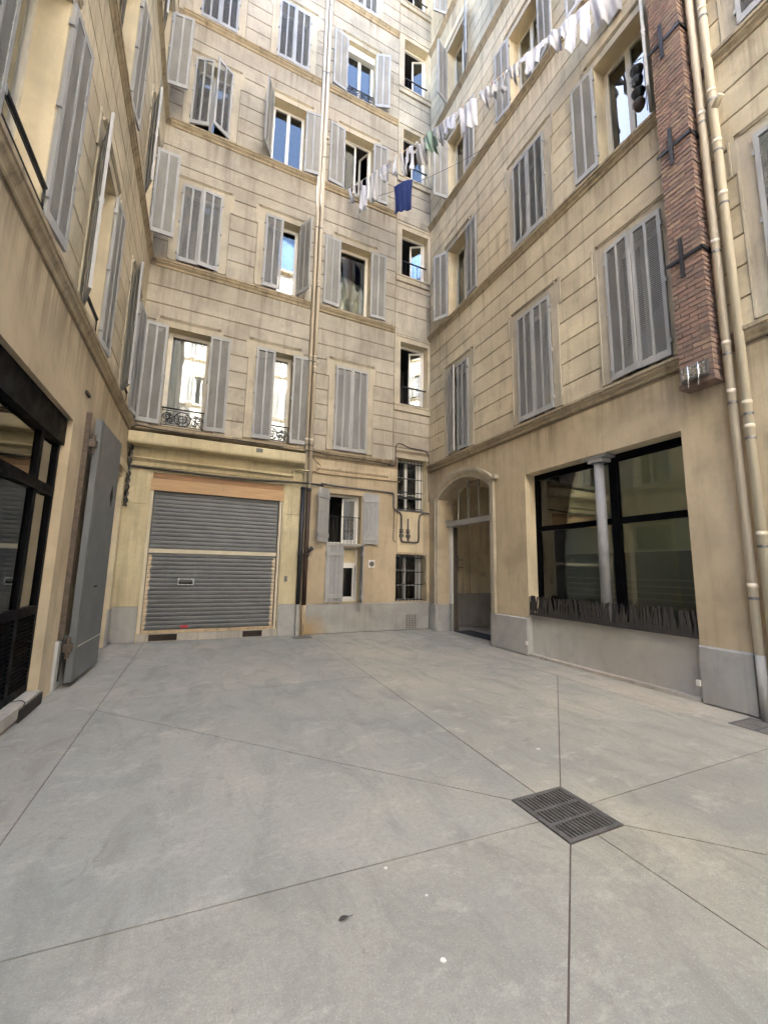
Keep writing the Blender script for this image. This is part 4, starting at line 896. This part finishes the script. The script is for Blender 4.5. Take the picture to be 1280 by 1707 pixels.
pr1 = drainpipe('pinkish beige drainpipe right beside the brick chimney', [(5.93, 2.595, 23), (5.93, 2.595, 0.0)], 0.047, 'pipe_cream', [(5.93, 2.595, z) for z in (10.2, 8.0, 6.0, 4.55, 3.9, 1.5)], loc=(5.93, 2.595, 0), side=(0.09, 0))
part(MB().tube([(5.93, 2.595, 0.72), (5.93, 2.595, 0.005)], 0.049, 14), 'painted_foot', 'plinth', pr1, True)
pr2 = drainpipe('pale beige drainpipe nearest the right picture edge', [(5.93, 2.455, 23), (5.93, 2.455, 0.0)], 0.050, 'pipe_cream2', [(5.93, 2.455, z) for z in (9.6, 8.2, 7.4, 6.6, 3.7, 3.4, 2.1)], loc=(5.93, 2.455, 0), side=(0.09, 0))
part(MB().tube([(5.93, 2.455, 7.9), (5.90, 2.38, 7.97), (5.88, 2.33, 7.99)], [0.045, 0.045, 0.05], 12), 'branch', 'pipe_cream2', pr2, True)

# ================================================================== cables and small pipes on the back wall
def cable(label, pts, r, mt, name='cable', n=6, smooth=True, clips=0):
    P_ = bez(pts, n) if smooth else pts
    o = part(MB().tube(P_, r, 8), name, mt, None, True); tag(o, label, name.replace('_', ' '))
    return o
cable('thick black cable across the top of the garage opening', T(WB, [(-1.52, 0.06, 3.73), (-0.9, 0.055, 3.725), (0.2, 0.06, 3.70), (1.3, 0.06, 3.715), (2.2, 0.12, 3.74), (2.8, 0.05, 3.75)]), 0.027, 'cable')
cable('grey lead pipe running from the plank shutters to the barred window', T(WB, [(2.75, 0.035, 3.80), (3.3, 0.03, 3.77), (4.0, 0.03, 3.76), (4.72, 0.03, 3.75), (4.84, 0.03, 3.70), (4.85, 0.03, 3.45), (4.86, 0.03, 3.32), (4.95, 0.03, 3.28)]), 0.026, 'lead', 'lead_pipe')
gp = cable('lead gas pipe looping below the upper barred window', T(WB, [(4.92, 0.05, 3.26), (5.06, 0.06, 3.16), (5.08, 0.06, 2.9), (5.08, 0.06, 2.5), (5.12, 0.06, 2.40), (5.35, 0.06, 2.39), (5.58, 0.06, 2.40), (5.63, 0.06, 2.48), (5.64, 0.06, 3.0), (5.68, 0.06, 3.18), (5.82, 0.06, 3.25), (5.98, 0.06, 3.24)]), 0.026, 'lead', 'gas_pipe')
for u in (5.08, 5.29):
    part(MB().box(u - 0.05, u + 0.05, YB - 0.11, YB - 0.02, 2.52, 2.60).box(u - 0.04, u + 0.04, YB - 0.10, YB - 0.02, 2.63, 2.69).box(u - 0.055, u + 0.055, YB - 0.085, YB - 0.03, 2.715, 2.74), 'valve', 'lead', gp)
part(MB().tube(T(WB, [(5.29, 0.06, 2.42), (5.29, 0.06, 3.05)]), 0.022, 8), 'riser', 'lead', gp, True)
part(MB().box(4.95, 5.8, YB + 0.0, YB - 0.05, 3.262, 3.30), 'ledge', 'lead', gp)
cable('brown cable arching over the upper barred window', T(WB, [(4.62, 0.03, 4.53), (4.84, 0.03, 4.54), (4.885, 0.03, 4.60), (4.88, 0.03, 5.0), (4.93, 0.03, 5.19), (5.1, 0.03, 5.21), (5.3, 0.03, 5.14), (5.75, 0.03, 5.12), (5.92, 0.03, 5.06), (5.97, 0.03, 4.85), (5.965, 0.03, 4.3), (5.98, 0.03, 3.6)]), 0.014, 'cable')
cable('thin painted cable along the moulding right of the drainpipes', T(WB, [(2.2, 0.13, 4.62), (2.5, 0.12, 4.60), (3.2, 0.08, 4.585), (4.2, 0.09, 4.57), (4.75, 0.04, 4.55)]), 0.011, 'cable')
cable('painted conduit with clips above the plank shutters', T(WB, [(2.18, 0.10, 4.08), (2.5, 0.06, 4.10), (2.7, 0.03, 4.07), (3.4, 0.03, 4.07), (4.3, 0.03, 4.08), (5.02, 0.03, 4.09)]), 0.016, 'cable_tan', 'conduit')
cable('thin cable dropping between the two conduits', T(WB, [(2.46, 0.11, 4.50), (2.56, 0.06, 4.38), (2.72, 0.03, 4.25), (2.6, 0.03, 4.12), (2.52, 0.05, 4.09)]), 0.009, 'cable')
cable('cable tail running down left of the barred windows', T(WB, [(4.87, 0.02, 3.3), (4.865, 0.02, 2.8), (4.86, 0.02, 2.45), (4.93, 0.02, 2.38)]), 0.009, 'cable')
cable('yellow painted pipe under the garage beam', T(WB, [(-1.5, 0.10, 3.93), (0.3, 0.10, 3.915), (1.6, 0.10, 3.90), (1.95, 0.10, 3.90), (2.0, 0.10, 3.98), (2.02, 0.10, 4.06), (2.2, 0.11, 4.07), (2.5, 0.09, 4.08)]), 0.022, 'yellow', 'conduit')
cable('brown cable along the ledge above the yellow garage beam', T(WB, [(-1.53, 0.05, 3.0), (-1.53, 0.06, 3.7), (-1.52, 0.08, 4.3), (-1.50, 0.30, 4.50), (-1.38, 0.34, 4.58), (-1.1, 0.34, 4.55), (-0.5, 0.335, 4.53), (0.5, 0.33, 4.55), (1.5, 0.31, 4.55), (2.2, 0.2, 4.56), (2.32, 0.13, 4.6)]), 0.015, 'cable')
for q, lb in enumerate(('twisted cable bundle in the left back corner', 'second cable twisted round the bundle in the left corner')):
    cable(lb, [(-1.51 + 0.03 * math.sin(k * 1.3 + q * 3), 10.02 + 0.03 * math.cos(k * 1.3 + q * 3), 4.35 - k * 0.06) for k in range(26)], 0.02, 'cable' if q else 'lead', 'cable_bundle', 3)
cable('loose cable end beside the lower barred window', T(WB, [(5.83, 0.03, 2.03), (5.9, 0.04, 1.96), (5.9, 0.04, 1.6), (5.87, 0.03, 1.4), (5.92, 0.03, 1.28)]), 0.012, 'pipe_cream2')
cable('thin black wire lying across the shop threshold on the left', [(-1.75, 5.55, 0.19), (-1.68, 5.62, 0.172), (-1.60, 5.66, 0.170), (-1.532, 5.58, 0.168), (-1.52, 5.5, 0.12)], 0.005, 'cable')

# ================================================================== drains and mat
def grate(label, x0, x1, y0, y1, rows, n, fr=0.028, grp=None):
    t_ = thing('drain_grate', label, 'drain grate', ((x0 + x1) / 2, (y0 + y1) / 2, 0))
    part(MB().box(x0, x1, y0, y1, -0.0058, -0.0050), 'pit', 'void', t_)
    f = MB(); zt = 0.004; ring2 = ((x0, x1, y0, y0 + fr), (x0, x1, y1 - fr, y1), (x0, x0 + fr, y0 + fr, y1 - fr), (x1 - fr, x1, y0 + fr, y1 - fr))
    for q in ring2: f.box(*q, -0.0045, zt)
    H = (y1 - y0 - 2 * fr); rb = 0.024
    for r in range(1, rows): yc = y0 + fr + H * r / rows; f.box(x0 + fr, x1 - fr, yc - rb / 2, yc + rb / 2, -0.0045, zt - 0.001)
    part(f, 'frame', 'grate', t_)
    bw = (x1 - x0 - 2 * fr) / (2 * n + 1)
    me = None
    for r in range(rows):
        ya_ = y0 + fr + H * r / rows + (rb / 2 if r else 0); yb_ = y0 + fr + H * (r + 1) / rows - (rb / 2 if r < rows - 1 else 0)
        for k in range(n + 1):
            xa = x0 + fr + k * 2 * bw - bw * 0.06; part(MB().box(max(xa, x0 + fr), min(xa + bw * 1.12, x1 - fr), ya_, yb_, -0.0045, zt - 0.002 + random.uniform(-0.001, 0.0005)), 'bar', 'grate', t_)
    return t_
grate('square cast iron drain grate in the middle of the concrete floor', 2.155, 2.625, 1.965, 2.465, 3, 13)
grate('small drain grate at the foot of the rusty drainpipe', 2.12, 2.56, 9.56, 9.86, 1, 9)
grate('dark drain grate at the right picture edge by the drainpipes', 5.45, 5.90, 2.28, 2.74, 2, 12)
tag(part(MB().box(6.42, 6.95, 7.95, 9.45, -0.001, 0.012), 'doormat', 'mat'), 'black rubber doormat inside the arched passage', 'doormat')

# ================================================================== cut steel grass screen on the shop sill
gs = thing('steel_screen', 'dark steel screen cut like grass blades along the shop window sill', 'planter screen', (6.0, 4.77, 0.785))
part(MB().box(XR + 0.012, XR + 0.018, 3.27, 6.26, 0.787, 0.832), 'base_strip', 'corten', gs)
part(MB().box(XR - 0.01, XR + 0.0115, 3.27, 6.26, 0.787, 0.80), 'foot', 'corten', gs)
y = 3.275; k = 0
while y < 6.245:
    wdt = random.uniform(0.026, 0.046); hh = random.uniform(0.29, 0.335); ln = random.uniform(-0.085, 0.085); yo = XR + 0.009 + random.uniform(-0.006, 0.004) + (0.010 if k % 2 else 0)
    pts = [(max(3.27, y), 0.830), (min(6.26, y + wdt), 0.830), (min(6.262, max(3.268, y + wdt * 0.75 + ln * 0.5)), 0.830 + hh * 0.55), (min(6.262, max(3.268, y + wdt * 0.8 + ln)), 0.830 + hh), (min(6.262, max(3.268, y + wdt * 0.2 + ln)), 0.830 + hh), (min(6.262, max(3.268, y + ln * 0.4)), 0.830 + hh * 0.5)]
    mb = MB(); mb.extrude(pts, yo - 0.0015, yo + 0.0015, 0); part(mb, 'blade', 'corten', gs)
    y += wdt * random.uniform(0.62, 1.0); k += 1
part(MB().extrude([(6.05, 0.866), (6.262, 0.866), (6.22, 1.16), (6.12, 1.16)], XR + 0.018, XR + 0.021, 0), 'end_plate', 'corten', gs)

# ================================================================== black pots on the second-floor window
pr_ = thing('flower_pots', 'hanging rack of black bowl pots outside the window by the brick chimney', 'flower pots', (5.90, 3.30, 8.9))
rk = MB()
rk.tube([(5.97, 3.30, 8.95), (5.97, 3.30, 9.98)], 0.006, 6)
for zz in (9.05, 9.25, 9.48, 9.68): rk.tube([(5.87 + 0.10 * math.cos(a_ * 0.3927), 3.36 + 0.10 * math.sin(a_ * 0.3927), zz + 0.05) for a_ in range(17)], 0.004, 5)
for a_ in range(4): rk.tube(bez([(5.97, 3.30, 9.98), (5.82, 3.36 + 0.04 * a_, 9.85), (5.79, 3.38 + 0.03 * a_, 9.6), (5.80, 3.36, 9.4)], 5), 0.003, 4)
part(rk, 'wire_rack', 'zinc', pr_, True)
for zz, sc_ in ((8.98, 0.088), (9.19, 0.095), (9.42, 0.085), (9.62, 0.095)):
    prof = [(0.0, 0.0), (0.6, 0.02), (0.85, 0.4), (1.0, 0.9), (1.02, 1.0), (0.9, 0.98), (0.0, 0.9)]; mb = MB(); n = 14; rings = []
    for r_, h_ in prof: rings.append([mb.p((5.87 + r_ * sc_ * math.cos(6.2832 * j / n), 3.36 + r_ * sc_ * math.sin(6.2832 * j / n), zz + h_ * 0.12)) for j in range(n)])
    for a_, b_ in zip(rings, rings[1:]):
        for j in range(n): mb.f.append([a_[j], a_[(j + 1) % n], b_[(j + 1) % n], b_[j]])
    part(mb, 'pot', 'pipe_black' if zz > 9 else 'pipe_rust', pr_, True)

# ================================================================== laundry
LA, LB = Vector((3.05, 9.98, 12.50)), Vector((5.92, 3.55, 12.02))
def lp(t, sag=0.22): q = LA + (LB - LA) * t; q.z -= sag * 4 * t * (1 - t) - 0.0; return q
cl = part(MB().tube([tuple(lp(k / 30)) for k in range(31)], 0.005, 5), 'clothesline', 'white', None, True); tag(cl, 'clothesline hung with white washing between the two walls', 'clothesline')
LC, LD = Vector((4.35, 9.98, 12.55)), Vector((5.98, 8.0, 12.6))
def lp2(t): return LC + (LD - LC) * t
lq0, lq1 = Vector((3.2, 9.98, 12.2)), Vector((5.99, 6.9, 12.35))
cl2 = part(MB().tube([tuple(lq0 + (lq1 - lq0) * (k / 20) - Vector((0, 0, 0.25 * 4 * (k / 20) * (1 - k / 20)))) for k in range(21)], 0.005, 5), 'clothesline', 'cable', None, True); tag(cl2, 'thin lower clothesline carrying only the navy towel', 'clothesline')
wl = part(MB().tube([tuple(Vector((-1.5, 9.1, 15.2)) + (Vector((2.7, 10.0, 19.6)) - Vector((-1.5, 9.1, 15.2))) * (k / 12)) for k in range(13)], 0.012, 5), 'overhead_wire', 'cable', None, True); tag(wl, 'grey overhead wire slanting across the upper left corner', 'wire')
FABR = {'white': (0.50, 0.50, 0.53), 'offwhite': (0.44, 0.43, 0.42), 'stripe': (0.62, 0.62, 0.64), 'green': (0.22, 0.30, 0.25), 'grey': (0.34, 0.34, 0.36), 'blue': (0.30, 0.38, 0.55), 'navy': (0.018, 0.035, 0.14)}
for n_, c_ in FABR.items():
    mt_ = plain('cloth_' + n_, c_, 0.95, var=0.08, scale=4, bstr=0.2, bsc=200)
    if n_ in ('stripe', 'blue'):
        t_ = mt_.node_tree; b_ = t_.nodes['Principled BSDF']; wv = N(t_, 'ShaderNodeTexWave'); wv.inputs['Scale'].default_value = 9; wv.bands_direction = 'Z' if n_ == 'stripe' else 'DIAGONAL'
        t_.links.new(pos(t_), wv.inputs['Vector']); t_.links.new(mix(t_, mrange(t_, wv.outputs['Fac'], 0.45, 0.55), (0.72, 0.72, 0.74), (0.10, 0.13, 0.24) if n_ == 'blue' else (0.14, 0.14, 0.16)), b_.inputs['Base Color'])
    M['c_' + n_] = mt_
def inside(kind, x, z):                                  # x 0..1 across, z 0..1 downwards
    if kind == 'towel': return True
    if kind == 'shirt':
        if z < 0.30: return 0.0 <= x <= 1.0 and not (x < 0.10 and z > 0.24) and not (x > 0.9 and z > 0.24)
        return 0.22 <= x <= 0.78
    if kind == 'trousers':
        if z < 0.30: return 0.12 <= x <= 0.88
        return (0.10 - 0.08 * z <= x <= 0.45 - 0.10 * z + 0.02) or (0.55 + 0.08 * z <= x <= 0.90 + 0.08 * z)
    if kind == 'vest':
        if z < 0.25: return 0.18 <= x <= 0.36 or 0.64 <= x <= 0.82
        return 0.08 <= x <= 0.92
    if kind == 'briefs':
        return x > 0.0 + max(0, (z - 0.45)) * 0.7 and x < 1.0 - max(0, (z - 0.45)) * 0.7
    if kind == 'sock':
        return (0.2 <= x <= 0.62) if z < 0.72 else (0.2 <= x <= 0.98)
    if kind == 'bundle':
        return True
    return True
def garment(label, name, kind, p, dirv, wd, h, fab, cat, wind=0.0, fold=0.03, group=None, ext=None, seed=0):
    rnd = random.Random(seed * 7 + 3)
    d = Vector((dirv.x, dirv.y, dirv.z)).normalized(); nrm = Vector((-d.y, d.x, 0)).normalized()
    nx, nz = (26, 26) if wd > 0.4 else (16, 18)
    idx = {}; mb = MB(); f1, f2, ph = rnd.uniform(2, 4), rnd.uniform(5, 9), rnd.uniform(0, 6)
    def V(i, j):
        if (i, j) in idx: return idx[(i, j)]
        x, z = i / nx, j / nz
        a = fold * (0.35 + z) * (math.sin(x * f1 * 6.28 * 0.6 + ph + z * 1.5) + 0.5 * math.sin(x * f2 * 3.1 + ph * 2 - z * 2.2))
        sgx = (x - 0.5) * wd * (1 - 0.14 * math.sin(z * 2.2) * rnd_s) ; dz = -z * h + 0.03 * wd * math.sin(x * 6.28) * z - 0.04 * h * (abs(x - 0.5) * 2) ** 2 * (1 - z)
        if j == nz: dz += 0.03 * h * math.sin(x * 11 + ph)
        q = p + d * sgx + nrm * (a + wind * z * z) + Vector((0, 0, dz)) + d * (wind * 0.4 * z)
        idx[(i, j)] = mb.p(tuple(q)); return idx[(i, j)]
    rnd_s = rnd.uniform(0.4, 1.2)
    for i in range(nx):
        for j in range(nz):
            if inside(kind, (i + 0.5) / nx, (j + 0.5) / nz): mb.f.append([V(i, j), V(i + 1, j), V(i + 1, j + 1), V(i, j + 1)])
    me = mb.mesh(name, True); o = link(name, me, 'c_' + fab); sm = o.modifiers.new('thickness', 'SOLIDIFY'); sm.thickness = 0.006
    tag(o, label, cat, group); return o
dv = (LB - LA).normalized()
items = [
    (0.035, 'sock', 'sock', 0.14, 0.34, 'white', 'first white sock on the line, nearest the back wall window', 'sock'),
    (0.065, 'sock', 'sock', 0.14, 0.33, 'offwhite', 'off white sock hung second from the back wall', 'sock'),
    (0.115, 'vest', 'vest', 0.34, 0.80, 'white', 'long white vest in front of the open window on the back wall', 'vest'),
    (0.165, 'towel', 'cloth', 0.26, 0.72, 'offwhite', 'narrow white cloth beside the long white vest', 'cloth'),
    (0.225, 'briefs', 'striped_top', 0.34, 0.42, 'stripe', 'small grey striped top on the clothesline', 'top'),
    (0.275, 'sock', 'sock', 0.16, 0.44, 'white', 'white sock hung right of the striped top', 'sock'),
    (0.305, 'sock', 'sock', 0.16, 0.46, 'offwhite', 'off white sock beside the shutter edge on the line', 'sock'),
    (0.345, 'trousers', 'leggings', 0.26, 0.62, 'white', 'pale leggings left of the stair window', 'leggings'),
    (0.385, 'vest', 'vest', 0.26, 0.55, 'offwhite', 'off white vest left of the green cloth', 'vest'),
    (0.430, 'bundle', 'green_cloth', 0.32, 0.40, 'green', 'green bunched cloth in front of the stair window', 'cloth'),
    (0.470, 'briefs', 'grey_shorts', 0.30, 0.40, 'grey', 'dark grey shorts between green cloth and blue striped top', 'shorts'),
    (0.515, 'towel', 'striped_top', 0.32, 0.42, 'blue', 'blue and white striped top by the wall corner', 'top'),
    (0.575, 'towel', 'white_sheet', 0.50, 0.66, 'white', 'white cloth hung right of the blue striped top', 'cloth'),
    (0.632, 'briefs', 'briefs', 0.26, 0.34, 'white', 'white briefs beside the white cloth', 'briefs'),
    (0.668, 'vest', 'bra', 0.24, 0.40, 'offwhite', 'off white strappy top among the small underwear', 'top'),
    (0.700, 'sock', 'sock', 0.14, 0.50, 'grey', 'long grey sock among the small underwear', 'sock'),
    (0.728, 'briefs', 'briefs', 0.26, 0.36, 'offwhite', 'off white briefs left of the printed shirt', 'briefs'),
    (0.785, 'shirt', 'printed_shirt', 0.70, 0.60, 'white', 'white shirt with a small black print in front of a shutter', 'shirt'),
    (0.855, 'bundle', 'bunched_shirt', 0.52, 0.50, 'white', 'white bunched shirt left of the white trousers', 'shirt'),
    (0.905, 'trousers', 'trousers', 0.58, 1.0, 'white', 'white trousers with dark knee bands blowing on the line', 'trousers'),
    (0.972, 'towel', 'undershirt', 0.66, 0.72, 'white', 'large white shirt with ragged hem near the top edge', 'shirt'),
]
pegs = []
for k, (t, kind, nm, wd, h, fab, lab, cat) in enumerate(items):
    q = lp(t); wd, h = (wd * 1.32, h * 1.22) if t < 0.5 else (wd * 0.9, h * (1.05 if t < 0.75 else 0.85))
    for sg in (-0.3, 0.3):
        pq = q + dv * (wd * sg); pegs.append((pq.x, pq.y, pq.z))
    g_ = garment(lab, nm, kind, q, dv, wd, h, fab, cat, wind=random.uniform(-0.10, 0.12), fold=0.045 if kind != 'bundle' else 0.08, group='washing on the clothesline', seed=k)
for pq in pegs: part(MB().box(pq[0] - 0.008, pq[0] + 0.008, pq[1] - 0.008, pq[1] + 0.008, pq[2] - 0.045, pq[2] + 0.03), 'peg', random.choice(('wood', 'red', 'white', 'wood')), cl)
garment('navy blue towel hanging alone below the washing', 'towel', 'towel', Vector((4.28, 8.62, 12.08)), (lq1 - lq0), 0.54, 0.92, 'navy', 'towel', fold=0.025, seed=91)
garment('white sleeve end at the very top edge of the picture', 'cloth', 'towel', lp(1.06), dv, 0.3, 0.5, 'white', 'cloth', seed=55, group='washing on the clothesline')

# ================================================================== litter on the floor
lf = MB()
lx, ly = 0.71, 1.99
for k in range(8):
    t0, t1 = k / 8, (k + 1) / 8; w0, w1 = 0.012 * math.sin(math.pi * t0 ** 0.8), 0.012 * math.sin(math.pi * t1 ** 0.8)
    for sg in (-1, 1): lf.poly([(lx + 0.05 * t0, ly, 0.002 + 0.004 * t0), (lx + 0.05 * t1, ly, 0.002 + 0.004 * t1), (lx + 0.05 * t1, ly + sg * w1, 0.004 + 0.35 * w1 + 0.003 * t1), (lx + 0.05 * t0, ly + sg * w0, 0.004 + 0.35 * w0 + 0.003 * t0)])
lf.tube([(lx + 0.05, ly, 0.006), (lx + 0.072, ly + 0.004, 0.004)], 0.0009, 5)
tag(part(lf, 'dead_leaf', 'deadleaf'), 'dark dry leaf lying on the concrete left of the drain', 'leaf')
for (x, y, r, lb) in ((1.05, 2.21, 0.009, 'white gum spot on the long joint line left of the drain'), (1.16, 1.96, 0.008, 'small white gum spot right of the dry leaf'), (1.05, 1.64, 0.012, 'largest white gum spot, nearest the bottom edge'), (2.97, 3.03, 0.016, 'white gum spot behind the square drain grate')):
    tag(part(MB().extrude([(x + r * (1 + 0.25 * math.sin(3 * a_)) * math.cos(a_ * 0.6283), y + r * math.sin(a_ * 0.6283)) for a_ in range(10)], 0.0002, 0.0025), 'gum_spot', 'gum'), lb, 'gum spot')
